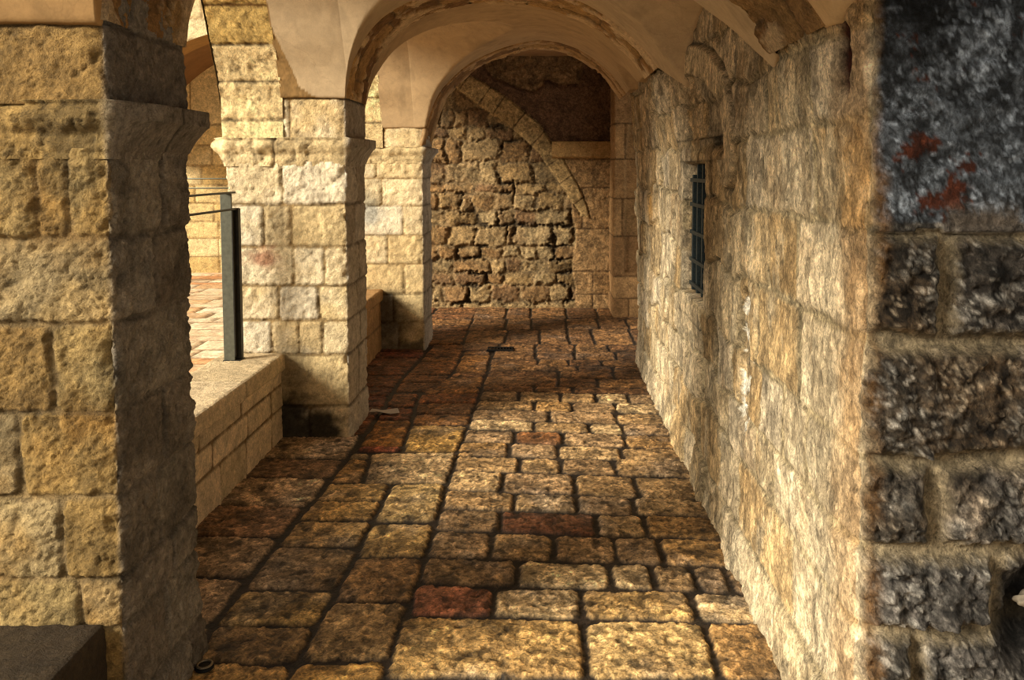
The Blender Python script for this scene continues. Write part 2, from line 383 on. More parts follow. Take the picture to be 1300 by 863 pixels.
# ================================================================== PILLARS
def pillar(name, x0, x1, y0, y1, ts, front, h0, top, label, seed, pal, step, capz, cap_left=.0, stain=None, plaster_above=2.13, flare=0., mat='lime'):
    root = empty(name, ((x0+x1)/2, (y0+y1)/2, 0)); setp(root, label, 'pillar', 'stone pillars along the courtyard side', kind='thing')
    cx, cy = (x0+x1)/2, (y0+y1)/2
    # plan ring runs: front-left -> front-right (inner corner) -> back-right -> back-left ; outward normal is on the right-hand side
    pts = [(x0, y0), (x1, y0), (x1, y1), (x0, y1)]
    out, cs = rounded_path(pts, .018, True, step)
    per = cs[-1]; fw = x1-x0; sd = y1-y0
    S = np.concatenate([spaced(0, fw+sd, step), spaced(fw+sd, per, step*3)[1:-1]])
    def section(z0, z1, tag, offs=0, dispfn=None, mat=None):
        T = spaced(z0, z1, step); s, t = meshg(S, T)
        x, y, nx, ny = path_eval(out, cs, np.mod(s, per)); nx, ny = -nx, -ny
        P = np.stack([x, y, t], 1)
        return s, t, x, y, nx, ny, P, len(T)
    s, t, x, y, nx, ny, P, nt = section(-.03, capz[0]+.01, 'shaft')
    ex = {k: [v-x0 for v in js]+[fw+sd*.5+.1*((k*37) % 5-2)*.3, fw+sd+.3] for k, js in front.items()}
    rows = []
    R = random.Random(seed)
    for k in range(len(ts)-1):
        js = ex.get(k) or [fw*R.uniform(.35, .6), fw+sd*R.uniform(.55, .9), fw+sd+.35]
        rows.append((ts[k], ts[k+1], js))
    Lq = Courses(rows)
    dsp, c, e, idn = stone(P, s, t, Lq, jw=.010, jd=.012, rw=.016, rag=.006, warp=.008, wf=4, offs=.004, tilt=.004, rough=.011, rf=18, fine=.0055,
                           pal=pal, mort=(170, 142, 96), seed=seed, pits=.5)
    # chipped arrises
    crn = np.maximum.reduce([near(s, fw, .03), near(s, 0, .03), near(s, fw+sd, .03), near(s, per, .03)])
    chip = sst(-.05, .5, fbm(P, 9, 4, .65, off=seed+2))
    dsp = dsp-crn*(.004+.022*chip)
    # the inner face is greyer stone, with some shade painted into its colour
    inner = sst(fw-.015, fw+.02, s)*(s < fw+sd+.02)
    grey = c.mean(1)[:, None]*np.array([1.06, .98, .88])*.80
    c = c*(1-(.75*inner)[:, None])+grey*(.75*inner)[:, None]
    if stain is not None: c = stain(c, P, s, t, fw)
    dsp = dsp+flare*sst(.35, .0, t)*inner
    P[:, 0] += nx*dsp; P[:, 1] += ny*dsp
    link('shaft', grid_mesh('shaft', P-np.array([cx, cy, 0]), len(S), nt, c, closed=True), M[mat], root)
    # upper block above the capital
    s, t, x, y, nx, ny, P, nt = section(capz[1]-.01, top, 'upper')
    rows = [(capz[1]-.02, plaster_above, [.34*fw/.76, .42*fw/.76, fw+sd*.98]), (plaster_above, 2.37, [.08, fw*.62, fw+sd]), (2.37, 2.62, [fw*.5]), (2.62, 2.9, [fw*.4]), (2.9, 3.4, [fw*.5])]
    dsp, c, e, idn = stone(P, s, t, Courses(rows), jw=.010, jd=.008, rw=.018, rag=.006, offs=.005, tilt=.004, rough=.010, rf=15, fine=.004,
                           pal=pal, mort=(160, 130, 84), seed=seed+2, pits=.6)
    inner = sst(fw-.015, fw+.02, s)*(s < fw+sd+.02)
    grey = c.mean(1)[:, None]*np.array([1.04, .98, .9])*.80  # inner side again: greyer stone plus a little painted shade
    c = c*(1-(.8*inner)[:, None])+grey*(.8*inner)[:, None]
    dsp = dsp-.012*np.maximum(near(s, fw, .03), near(s, 0, .03))*(1+fbm(P, 9, 3, off=seed))
    P[:, 0] += nx*dsp; P[:, 1] += ny*dsp
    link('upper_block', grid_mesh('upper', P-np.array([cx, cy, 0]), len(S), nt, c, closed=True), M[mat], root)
    # capital: cavetto under a flat abacus
    s, t, x, y, nx, ny, P, nt = section(capz[0]-.02, capz[1]+.012, 'capital')
    f = (t-capz[0])/(capz[1]-capz[0])
    prof = np.where(f < 0, 0, np.where(f < .62, .008+.058*np.clip(f/.62, 0, 1)**1.4, .072))*np.where(f > 1.0, 0, 1)
    inn = sst(fw-.04, fw+sd*.35, s)
    prof = prof*(.42+.58*inn)*np.where(f < 1, 1, 0)
    if cap_left: prof = prof*(1+.35*near(s, 0, .06)+.35*near(s, per, .06))
    rows = [(capz[0]-.05, capz[1]+.05, [fw*.42, fw+sd*.62, fw+sd+.3])]
    dsp, c, e, idn = stone(P, s, t, Courses(rows), jw=.008, jd=.008, rw=.016, rag=.006, offs=.004, tilt=.004, rough=.016, rf=13, fine=.004, pal=pal, mort=(120, 96, 60), seed=seed+5, pits=.8)
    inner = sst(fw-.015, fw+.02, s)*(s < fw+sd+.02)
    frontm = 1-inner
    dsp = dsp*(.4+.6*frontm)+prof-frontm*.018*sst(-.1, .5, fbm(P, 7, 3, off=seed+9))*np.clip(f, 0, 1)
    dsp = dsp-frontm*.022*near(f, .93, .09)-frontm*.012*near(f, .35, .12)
    front_mottle = sst(-.15, .25, fbm(P, 5, 5, .7, off=seed+12))*frontm*(.55 if seed == 3 else .15)  # dark noise mottling on the front of the capital
    c = c*(1-front_mottle)[:, None]
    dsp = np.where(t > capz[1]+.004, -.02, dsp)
    grey = c.mean(1)[:, None]*np.array([1.04, .98, .9])*.78  # capital's inner side: grey stone, darkened by painted shade
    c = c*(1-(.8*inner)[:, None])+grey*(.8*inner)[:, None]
    P[:, 0] += nx*dsp; P[:, 1] += ny*dsp
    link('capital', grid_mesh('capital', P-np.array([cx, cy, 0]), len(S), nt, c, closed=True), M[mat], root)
    return root

def stain1(c, P, s, t, fw):
    lo = sst(.0, .25, fbm(P, 2.6, 6, .7, off=2))
    c = c*(1-.35*lo[:, None])
    och = sst(-.1, .45, fbm(P, 2.4, 4, .6, off=66))[:, None]*(s < fw+.02)[:, None]
    return c*(1-.6*och)+c*np.array([.98, .76, .42])*.6*och
def stain2(c, P, s, t, fw):
    x = P[:, 0]; z = P[:, 2]
    n = .09*fbm(P, 7, 4, .65, off=5)
    soot = np.maximum(sst(.19, .05, np.hypot((x+1.60)*.9, (z-.10)*.55)+n), sst(.17, .06, np.hypot((x+1.42)*.6, (z-.06)*1.0)+n))*(s < fw)
    soot = np.maximum(soot, .55*sst(.25, .05, np.hypot((x+1.58)*1.5, (z-.38)*.8)+n)*(s < fw))
    c = c*(1-.93*soot[:, None])
    rust = (sst(.13, .03, np.hypot((x+1.74)*.75, (z-1.13)*1.3)+n)*(s < fw))[:, None]
    c = c*(1-.75*rust)+lin((138, 72, 42))*.75*rust
    gr = (sst(.16, .05, np.hypot((x+1.70)*1.3, (z-1.33)*.8)+n)*(s < fw))[:, None]
    return c*(1-.3*gr)
def stain3(c, P, s, t, fw):
    x = P[:, 0]; z = P[:, 2]; n = .10*fbm(P, 5, 4, .65, off=15)
    g = sst(.36, .12, np.hypot((x+1.54)*1.0, (z-.28)*.8)+n)*(s < fw)
    g = np.maximum(g, .9*sst(.12, .03, z+n)*(s < fw))
    g2 = .6*sst(.2, .05, np.hypot((x+1.62)*1.2, (z-1.28)*.8)+n)*(s < fw)
    return c*(1-.80*g[:, None])*(1-g2[:, None]*np.array([.75, .65, .5]))

pillar('stone_pillar', -2.02, -1.212, 2.39, 2.93, [-.1, .13, .362, .515, .755, 1.0, 1.257, 1.5, 1.80],
       {2: [-1.33], 3: [-1.375], 4: [-1.49], 5: [-1.385], 6: [-1.9], 7: [-1.412, -1.325], 1: [-1.5]}, 0, 2.42,
       'largest and nearest stone pillar, golden rough front face and grey inner face', 3, GOLD, .0065, (1.745, 1.888), stain=stain1, plaster_above=2.098, flare=.025)
pillar('stone_pillar', -1.98, -1.220, 5.31, 5.87, [-.1, .198, .526, .742, .961, 1.209, 1.47, 1.77],
       {0: [-1.473], 1: [-1.9], 2: [-1.70, -1.526, -1.38], 3: [-1.649, -1.4], 4: [-1.556, -1.36], 5: [-1.737, -1.566], 6: [-1.614]}, 0, 2.42,
       'bright cream stone pillar behind the steel railing post, rust stain on its front', 5, LIME, .011, (1.729, 1.885), cap_left=1, stain=stain2, mat='cream')
pillar('stone_pillar', -1.93, -1.115, 7.95, 8.50, [-.1, .25, .52, .80, 1.07, 1.35, 1.60, 1.77],
       {0: [-1.35], 1: [-1.4], 2: [-1.3], 3: [-1.45], 4: [-1.3], 5: [-1.5]}, 0, 2.42,
       'farthest stone pillar, standing by the dark end of the passage', 9, LIME, .016, (1.76, 1.90), stain=stain3, mat='cream')

# ================================================================== LOW WALLS between the pillars
def low_wall(xi, xo, y0, y1, h, ts, label, seed, step, pal, cap=.10, dark=1.):
    root = empty('low_wall', ((xi+xo)/2, (y0+y1)/2, 0)); setp(root, label, 'low wall', 'low stone walls between the pillars', kind='thing')
    off = np.array([(xi+xo)/2, (y0+y1)/2, 0])
    # body: inner face
    Y = spaced(y0, y1, step); T = spaced(-.03, h-cap+.005, step); s, t = meshg(Y, T)
    P = np.stack([np.full_like(s, xi-.008), s, t], 1)
    L = Courses(auto_rows(ts, y0, y1, .35, .62, seed))
    dsp, c, e, i = stone(P, s, t, L, jw=.010, jd=.008, rw=.014, rag=.003, offs=.003, rough=.003, rf=20, fine=.002, pal=pal, mort=(140, 112, 78), seed=seed, pits=.2)
    P[:, 0] += dsp
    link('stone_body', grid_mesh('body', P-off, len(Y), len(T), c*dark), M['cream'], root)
    # coping: a slab whose section runs under-edge, front, rounded arris, top, far side
    prof = [(xi-.03, h-cap), (xi+.004, h-cap), (xi+.010, h-cap+.008), (xi+.010, h-.014), (xi+.004, h-.004), (xi-.008, h), (xo+.01, h), (xo, h-.01), (xo, -.05)]
    pr = np.array(prof); seg = np.linalg.norm(np.diff(pr, axis=0), axis=1); cs = np.concatenate([[0], np.cumsum(seg)])
    S = spaced(0, cs[-1], step); S = np.unique(np.concatenate([S, cs]))
    u, s = meshg(S, Y)
    x = np.interp(u, cs, pr[:, 0]); z = np.interp(u, cs, pr[:, 1])
    xa = np.interp(u-.006, cs, pr[:, 0]); za = np.interp(u-.006, cs, pr[:, 1]); xb = np.interp(u+.006, cs, pr[:, 0]); zb = np.interp(u+.006, cs, pr[:, 1])
    tx, tz = xb-xa, zb-za; Ln = np.hypot(tx, tz)+1e-9; nx, nz = tz/Ln, -tx/Ln
    P = np.stack([x, s, z], 1)
    L = Courses([(-9, 9, [y0+(y1-y0)*.34, y0+(y1-y0)*.71])])
    dsp, c, e, i = stone(P, s, u*0, L, jw=.006, jd=.006, rw=.012, rag=.003, offs=.002, rough=.004, rf=18, fine=.0025, pal=pal, mort=(120, 96, 64), seed=seed+1, pits=.25)
    P[:, 0] += nx*dsp; P[:, 2] += nz*dsp
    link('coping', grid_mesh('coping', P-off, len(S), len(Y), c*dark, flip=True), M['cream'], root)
    # a thin moulded string course under the coping
    return root
LW = [(226, 202, 164), (216, 192, 152), (222, 198, 162)]
low_wall(-1.645, -2.02, 2.93, 5.31, .53, [-.05, .19, .335, .44], 'low stone parapet wall carrying the steel railing post', 4, .009, LW)
low_wall(-1.52, -1.95, 5.87, 7.95, .56, [-.05, .22, .46], 'low stone parapet wall between the second and the farthest pillar', 6, .016, [(190, 148, 96), (176, 136, 88)])
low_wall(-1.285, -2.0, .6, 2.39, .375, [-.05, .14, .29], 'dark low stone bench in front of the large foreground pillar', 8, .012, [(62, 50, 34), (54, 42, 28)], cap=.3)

# ================================================================== RIGHT WALL (dark front, corner, passage side)
def build_right_wall():
    pts = [(2.2, 2.19), (.825, 2.19), (.82, 7.42), (1.35, 7.55)]
    out, cs = rounded_path(pts, .03, False, .01)
    per = cs[-1]
    s_c = 2.2-.825-.012                                             # s at the corner
    S = np.concatenate([spaced(0, .9, .05, .008), spaced(.9, s_c+1.3, .0066)[1:], spaced(s_c+1.3, per-.5, .0075, .017)[1:], spaced(per-.5, per, .03)[1:]])
    T = np.concatenate([spaced(-.05, 2.72, .0085), spaced(2.72, 3.2, .05)[1:]])
    s, t = meshg(S, T)
    x, y, nx, ny = path_eval(out, cs, s)
    # orient towards the room: front normal -y, side normal -x
    P = np.stack([x, y, t], 1)
    f = lambda X: 2.2-X                                             # front joints by x
    g = lambda Y: s_c+(Y-2.19)                                      # side joints by y
    R = random.Random(12)
    def far(y0, a, b):
        o = []; v = y0
        while v < 7.6: o.append(g(v)); v += R.uniform(a, b)
        return o
    rows = [(-.1, .20, [f(1.2)]+far(2.9, .3, .55)), (.20, .485, [f(.985), f(1.5)]+far(2.75, .3, .6)), (.485, .70, [f(1.19), f(1.6)]+far(3.0, .25, .5)),
            (.70, .945, [f(1.02), f(1.42)]+far(2.62, .25, .55)), (.945, 1.256, [f(1.33)]+[g(2.72), g(3.25)]+far(3.55, .25, .5)),
            (1.256, 1.54, [f(1.03), f(1.5)]+[g(2.77), g(3.1)]+far(3.42, .22, .45)), (1.54, 1.83, [g(2.585), g(2.64), g(3.2)]+far(3.5, .25, .5)),
            (1.83, 2.06, [g(2.56), g(2.93), g(3.0), g(3.14)]+far(3.6, .3, .5)), (2.06, 2.35, [g(2.5), g(3.3)]+far(3.7, .3, .5)), (2.35, 3.3, [g(3.2), g(4.1), g(4.9)])]
    L = Courses(rows)
    front = sst(s_c+.012, s_c-.022, s+.03*fbm(P, 7, 4, .65, off=2))
    far_ = sst(g(3.0), g(4.2), s)
    # warp: calm near the corner, wild further in
    wv = .010+.050*far_
    s2 = s+wv*fbm(P, 3.2, 3, off=3)*1.4+.03*far_*fbm(P, 8, 3, off=4); t2 = t+wv*fbm(P, 2.8, 3, off=33)*1.6
    d, idn, U, V = L(s2, t2)
    rag = .008
    d = d+rag*fbm(P, 24, 3, .6, off=5)*1.5+.010*fbm(P, 7, 3, off=6)
    jw = .012+.010*front
    rw = .022
    e = sst(-rw*.3, rw*.7, d-jw/2)
    ew = sst(-.004, .03, d-jw/2)
    streak = (1, 1, .72)
    big = fbm(P, 7, 4, .6, off=12, st=streak); mid = fbm(P, 18, 4, .62, off=15, st=streak); sm = fbm(P, 60, 3, .6, off=14, st=(1, 1, .6))
    lump = np.abs(fbm(P, 11, 3, .6, off=18)); lump2 = np.abs(fbm(P, 24, 3, .6, off=19))
    side = 1-front
    dsp = side*(e*(.008*(hsh(idn, 2)-.5)+.022*far_*(hsh(idn, 7)-.5)+.010*big+.007*mid+.003*sm+.012*(U*(hsh(idn, 3)-.5)+V*(hsh(idn, 4)-.5)))-.006*(1-e)*(.4+hsh(idn, 8))-.018*far_*(1-e))
    blk = (t2 < 1.54)
    dsp = dsp+front*np.where(blk, ew*(.030+.034*lump*1.6+.016*lump2+.014*mid+.003*sm)-.004*(1-ew)+.003*mid, .018+.020*lump+.010*lump2+.010*mid+.0025*sm)
    # soft weathered corner
    dsp = dsp-.016*near(s, s_c, .05)*(1+1.2*fbm(P, 6, 4, .6, off=22))
    yy = y; on_side = (s > s_c+.02)
    # relieving arch over the window
    arc = np.array([(5.05, 2.02), (4.9, 2.15), (4.72, 2.21), (4.5, 2.175), (4.27, 2.12), (3.98, 2.0), (3.87, 1.89), (3.83, 1.77)])
    arc = arc[::-1]
    ah = np.interp(yy, arc[:, 0], arc[:, 1], left=0, right=0)
    dd = np.full(s.shape, 9.)
    for k in range(len(arc)-1):
        a = arc[k]; b = arc[k+1]; ab = b-a; L2 = ab@ab
        q = np.clip(((yy-a[0])*ab[0]+(t-a[1])*ab[1])/L2, 0, 1)
        dd = np.minimum(dd, np.hypot(yy-a[0]-q*ab[0], t-a[1]-q*ab[1]))
    inside = (t < ah) & (t > 1.74)
    rec = on_side*inside*sst(0, .02, dd)*sst(1.76, 1.83, t+.03*fbm(P, 9, 3, off=2))
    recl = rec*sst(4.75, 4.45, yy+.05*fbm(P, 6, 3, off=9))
    dsp = dsp-rec*.012-recl*(.045+.02*big)
    dsp = dsp+rec*(1-recl)*.02*fbm(P, 14, 4, .6, off=44)
    band = on_side*(~inside)*sst(.165, .150, dd)*(t > 1.55)*(yy < 4.78)
    vj = np.abs(((np.arctan2(t-1.6, yy-4.75)*2.6) % 1.)-.5)
    dsp = dsp*(1-.75*band)+band*(.020-.006*near(vj, .5, .03))-.014*on_side*near(dd, .168, .012)*(~inside)*(t > 1.5)*(yy < 4.6)
    # window recess with dressed jambs
    wy0, wy1, wz0, wz1 = 4.345, 5.0, .985, 1.725
    q = np.maximum(np.maximum(wy0-yy, yy-wy1), np.maximum(wz0-t, t-wz1))+.006*fbm(P, 9, 3, off=81)
    win = on_side*sst(.004, -.006, q)
    jam = on_side*sst(.14, .12, q)*(1-win)
    dsp = dsp*(1-.75*jam)+jam*(.004+.003*sm+.004*mid)
    dsp = dsp*(1-win)-.17*win
    # white broken gash and the holes
    gz = np.hypot((yy-3.45)*1.3, (t-.93)*.42)+.07*fbm(P, 8, 4, .6, off=7)
    gash = on_side*sst(.15, .11, gz)
    dsp = dsp-.03*gash
    # foot of wall spreads out and breaks up
    cb = np.maximum(near(yy, 5.75, .95)*sst(1.7, 2.3, t)*.085, near(yy, 2.6, .42)*sst(1.6, 2.08, t)*.045)*on_side
    dsp = dsp+cb*(1+.5*fbm(P, 7, 4, .6, off=53))
    foot = on_side*sst(.28, .0, t)
    dsp = dsp+foot*(.018+.022*fbm(P, 5, 4, .65, off=51))
    hole = (s < f(1.19))*sst(.16, .05, np.hypot((x-1.32)*1.0, (t-.52)*.8)+.03*fbm(P, 10, 3, off=3))
    dsp = dsp*(1-hole)-.10*hole
    # ---------------- colour
    WL = [(234, 212, 174), (226, 202, 160), (232, 212, 178), (218, 190, 144), (226, 204, 166), (216, 184, 134)]
    c = palette(idn, WL, None, 6)
    och = sst(.0, .4, fbm(P, 2.6, 6, .68, off=61, st=(1, 1, .7)))[:, None]
    c = c*(1-.38*och)+lin((188, 148, 94))*.38*och
    pale = sst(.0, .35, fbm(P, 4.0, 6, .7, off=67, st=(1, 1, .5)))[:, None]
    c = c*(1-.5*pale)+lin((236, 220, 186))*.5*pale
    lum = 1+.30*fbm(P, 8, 5, .65, off=71, st=(1, 1, .5))+.20*fbm(P, 30, 3, .7, off=73, st=(1, 1, .4))
    c = c*np.clip(lum, .4, 1.6)[:, None]
    cr = sst(.36, .55, np.abs(fbm(P, 5, 3, .5, off=75, st=(1, 1, .5)))*3)  # thin brown cracks
    c = c*(1-.35*(1-cr))[:, None]
    m = lin((222, 200, 156))*(1+.25*fbm(P, 14, 3, off=77))[:, None]
    m = m*(.72+.28*(hsh(idn, 9)))[:, None]
    c = m*(1-e)[:, None]+c*e[:, None]
    ln = near(d, .004, .006)*(.35+.65*hsh(idn, 11))
    c = c*(1-.62*ln)[:, None]
    c = c*(1-.12*(far_*side)[:, None])
    ob = (on_side*near(yy, 6.5, .22)*near(t, 1.42, .16))[:, None]*.8
    c = c*(1-ob)+lin((196, 146, 66))*ob
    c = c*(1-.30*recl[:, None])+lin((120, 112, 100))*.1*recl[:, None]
    c = c*(1-band[:, None]*.6)+lin((236, 214, 174))*(1+.2*fbm(P, 14, 4, off=46))[:, None]*.6*band[:, None]*(1-.4*sst(.46, .49, vj))[:, None]
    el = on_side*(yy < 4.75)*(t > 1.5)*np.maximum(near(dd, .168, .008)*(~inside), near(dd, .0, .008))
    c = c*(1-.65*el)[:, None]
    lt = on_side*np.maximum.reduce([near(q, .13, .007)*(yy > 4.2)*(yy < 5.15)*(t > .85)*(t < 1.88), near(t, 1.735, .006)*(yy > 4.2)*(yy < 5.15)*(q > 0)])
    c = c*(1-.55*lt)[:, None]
    c = np.where(((gash > .5) & (fbm(P, 12, 3, off=8) > .0))[:, None], lin((250, 242, 222)), c)
    c = np.where((win > .5)[:, None], lin((150, 116, 74)), c)
    # dark front face
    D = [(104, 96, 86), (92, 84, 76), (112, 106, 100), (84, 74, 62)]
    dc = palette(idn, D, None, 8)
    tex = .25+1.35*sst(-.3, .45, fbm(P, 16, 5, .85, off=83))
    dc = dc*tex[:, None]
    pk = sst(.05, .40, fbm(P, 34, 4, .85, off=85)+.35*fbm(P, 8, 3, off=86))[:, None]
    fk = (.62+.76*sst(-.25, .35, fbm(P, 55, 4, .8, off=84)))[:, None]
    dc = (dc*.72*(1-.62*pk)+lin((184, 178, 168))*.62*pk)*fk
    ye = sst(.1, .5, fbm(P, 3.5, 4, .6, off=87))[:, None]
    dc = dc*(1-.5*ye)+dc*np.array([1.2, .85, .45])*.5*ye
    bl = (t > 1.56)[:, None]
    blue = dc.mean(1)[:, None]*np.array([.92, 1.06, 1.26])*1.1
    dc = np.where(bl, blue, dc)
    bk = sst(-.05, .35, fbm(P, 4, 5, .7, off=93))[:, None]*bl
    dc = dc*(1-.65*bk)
    ru = (sst(.20, .27, fbm(P, 9, 6, .78, off=89)*.8+.30*near(t, 1.70+(x-.86)*.55, .045)*near(x, .92, .13)+.22*near(x, 1.03, .05)*near(t, 1.64, .10)-.05)[:, None])*bl
    dc = dc*(1-ru)+lin((84, 42, 26))*ru*(.6+.6*sst(-.3, .3, fbm(P, 22, 3, off=4)))[:, None]
    dm = lin((150, 134, 106))*(1+.25*fbm(P, 12, 4, .6, off=95))[:, None]
    mm = ((1-ew)*blk)[:, None]
    dc = dc*(1-mm)+dm*mm
    plug = (front*sst(.11, .08, np.abs(x-1.12)+.02*big)*near(t, 1.565, .035))[:, None]
    dc = dc*(1-plug)+lin((96, 86, 76))*plug
    dc = dc*(1-.85*hole[:, None])
    # ochre weathering just behind the arris
    oc = (sst(s_c-.050, s_c-.010, s+.05*fbm(P, 5, 4, off=97))*front)[:, None]*.7
    dc = dc*(1-oc)+lin((124, 88, 46))*oc
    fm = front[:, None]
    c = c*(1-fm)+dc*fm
    oc2 = (on_side*sst(g(2.46), g(2.25), s+.10*fbm(P, 4, 4, off=99)))[:, None]*.35
    c = c*(1-oc2)+lin((190, 132, 62))*oc2
    rr = (on_side*sst(.075, .05, np.hypot((yy-2.31)*1.5, (t-2.01)*.55)+.03*fbm(P, 9, 3, off=88)))[:, None]
    c = c*(1-rr)+lin((66, 26, 12))*rr; dsp = dsp-.02*rr[:, 0]
    P[:, 0] += nx*dsp; P[:, 1] += ny*dsp
    # the far end of the wall leans away with height
    lean = sst(6.6, 7.4, y)*np.clip(t/2.3, 0, 1.2)**2*.55
    P[:, 1] += lean
    o = link('wall_right', grid_mesh('wall_right', P, len(S), len(T), c), M['wall']); setp(o, kind='structure')
build_right_wall()

# ================================================================== WINDOW GRILLE
def boxbm(bm, x0, x1, y0, y1, z0, z1, bev=.002):
    r = bmesh.ops.create_cube(bm, size=1.0)
    for v in r['verts']:
        v.co = Vector(((x0+x1)/2+v.co.x*(x1-x0), (y0+y1)/2+v.co.y*(y1-y0), (z0+z1)/2+v.co.z*(z1-z0)))
    es = list({e for v in r['verts'] for e in v.link_edges})
    if bev: bmesh.ops.bevel(bm, geom=es, offset=bev, segments=2, affect='EDGES', profile=.5)
def bmobj(name, bm, mat, parent=None, smooth=False):
    me = bpy.data.meshes.new(name); bm.to_mesh(me); bm.free()
    if smooth:
        for p in me.polygons: p.use_smooth = True
    return link(name, me, mat, parent)
def box(name, mat, parent, *a, bev=.002):
    bm = bmesh.new(); boxbm(bm, *a, bev=bev); return bmobj(name, bm, mat, parent)

root = empty('window_grille', (.875, 4.67, 1.0)); setp(root, 'dark iron bar grille set in the small deep window of the right wall', 'window grille', kind='thing')
def rel(x0, x1, y0, y1, z0, z1): return (x0-.875, x1-.875, y0-4.67, y1-4.67, z0-1.0, z1-1.0)
ysb = [4.37, 4.52, 4.67, 4.82, 4.965]
for i, yb in enumerate(ysb):
    w = .017 if i in (0, 4) else .013
    box('upright_bar', M['iron'], root, *rel(.868, .892, yb-w, yb+w, .99, 1.72 if i < 4 else 1.66))
for zb in (1.03, 1.17, 1.33, 1.49, 1.63):
    box('cross_bar', M['iron'], root, *rel(.858, .872, 4.35, 4.995, zb-.011, zb+.011))
# dark shutter boards behind the bars, with one pale gap
b = box('shutter', M['black'], root, *rel(.962, .978, 4.62, 4.995, .99, 1.72)); b['label'] = 'dark board behind the bars'
box('shutter', M['black'], root, *rel(.962, .978, 4.35, 4.50, .99, 1.72))

# ================================================================== BACK WALL
def build_back_wall():
    Y0 = 10.35
    X = spaced(-2.6, .90, .0125); T = spaced(-.05, 3.15, .0125); s, t = meshg(X, T)
    P = np.stack([s, np.full_like(s, Y0), t], 1)
    low = np.array([(-1.3, 2.80), (-1.043, 2.646), (-.759, 2.439), (-.48, 2.25), (-.257, 2.07), (-.048, 1.862), (.086, 1.66), (.215, 1.48), (.33, 1.30), (.431, 1.156), (.47, 1.0)])
    up = np.array([(-1.3, 3.0), (-.947, 2.84), (-.72, 2.726), (-.446, 2.552), (-.18, 2.344), (-.048, 2.231), (.101, 2.013), (.232, 1.824), (.42, 1.504), (.536, 1.242), (.604, .959)])
    hl_ = np.interp(s, low[:, 0], low[:, 1], left=2.9, right=-1); hu = np.interp(s, up[:, 0], up[:, 1], left=3.1, right=-1)
    def pdist(pl):
        dd = np.full(s.shape, 9.); al = np.zeros(s.shape); acc = 0
        for k in range(len(pl)-1):
            a = pl[k]; b = pl[k+1]; ab = b-a; L = math.hypot(*ab)
            q = np.clip(((s-a[0])*ab[0]+(t-a[1])*ab[1])/L**2, 0, 1)
            z = np.hypot(s-a[0]-q*ab[0], t-a[1]-q*ab[1]); m = z < dd
            dd[m] = z[m]; al[m] = acc+q[m]*L; acc += L
        return dd, al
    dl, al = pdist(low); du, au = pdist(up)
    n = .012*fbm(P, 8, 3, off=3)
    ring = (t > hl_) & (t < hu) & (t > 1.13-.3*(s-.43)) & ~((s > .44) & (t < .96))
    left = (t <= hl_) & (s < .37+.03*np.sin(t*9)) & ~ring
    left = left | ((s < .36) & (t < 1.2) & ~ring)
    plas = (t > hu) & (t > 1.90) & ~ring
    pier = ~(ring | left | plas)
    # rubble
    RR = [(.061, .269, [-1.4, -1.25, -.92, -.64, -.3, .06, .35]), (.269, .424, [-1.1, -.71, -.47, -.14, .15]), (.424, .579, [-1.09, -.66, -.47, -.29, .03]), (.579, .743, [-1.3, -1.02, -.78, -.49, -.26, -.09, .13]),
          (.743, 1.002, [-1.15, -.86, -.43, -.34, .13, .36]), (1.002, 1.185, [-1.18, -.79, -.57, -.34, -.07, .34]), (1.185, 1.395, [-1.27, -1.01, -.86, -.61, -.35, -.09, .24]), (1.395, 1.509, [-1.18, -.86, -.59, -.35, .0]),
          (1.509, 1.767, [-1.19, -.77, -.53, -.1]), (1.767, 2.042, [-1.19, -.98, -.53, -.16]), (2.042, 2.198, [-1.15, -.92, -.69, -.37]), (2.198, 2.42, [-1.24, -1.08, -.92, -.65]), (2.42, 3.2, [-1.08, -.82])]
    RR = [(-.1, .061, [-1.0])]+[(a, b, [-2.3, -1.95, -1.62]+j) for a, b, j in RR]
    BR = [(186, 158, 112), (170, 138, 90), (156, 120, 76), (180, 150, 104), (146, 112, 76)]
    d1, c1, e1, i1 = stone(P, s, t, Courses(RR), jw=.020, jd=.028, rw=.04, rag=.022, warp=.06, wf=4.0, offs=.014, tilt=.024, pillow=.010, rough=.020, rf=8, fine=.006, pal=BR, mort=(160, 132, 92), seed=20, pits=.4)
    # some joints are open and dark, others packed with mortar
    op = sst(.12, .28, fbm(P, 1.8, 3, off=25)+.12*sst(-1.2, .2, s)-.05)
    d1 = d1-(1-e1)*op*.030; c1 = c1*(1-(1-e1)*op*.75)[:, None]
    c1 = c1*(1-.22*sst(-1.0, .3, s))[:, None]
    red = ((i1 == 9*61+3)*1.)[:, None]
    # ring voussoirs
    L2 = Courses([(-5, 9, [.03, .33, .62, .83, 1.12, 1.42, 1.74, 2.0, 2.3])])
    d2, c2, e2, i2 = stone(P, al, t*0, L2, jw=.008, jd=.008, rw=.012, rag=.004, rough=.006, rf=14, fine=.003, pal=[(206, 174, 120), (196, 162, 108)], mort=(130, 100, 64), seed=30)
    d2 = d2+.045; fac = sst(.0, .02, np.minimum(dl, du)); d2 = d2*fac
    # pier stones
    L3 = Courses([(-.1, .163, [.6]), (.163, .444, [.36+.24]), (.444, .964, [2]), (.964, 1.46, [.47]), (1.46, 1.84, [2]), (1.84, 2.4, [3])])
    d3, c3, e3, i3 = stone(P, s, t, L3, jw=.008, jd=.010, rw=.014, rag=.004, rough=.008, rf=16, fine=.003, pal=[(186, 148, 100), (168, 130, 84), (196, 158, 110)], mort=(120, 90, 58), seed=31)
    d3 = d3+.03
    # plaster with the broken patch at the top
    d4 = .015+.006*fbm(P, 3, 3, off=7); c4 = lin((128, 96, 70))*(1+.16*fbm(P, 2.5, 4, off=9))[:, None]
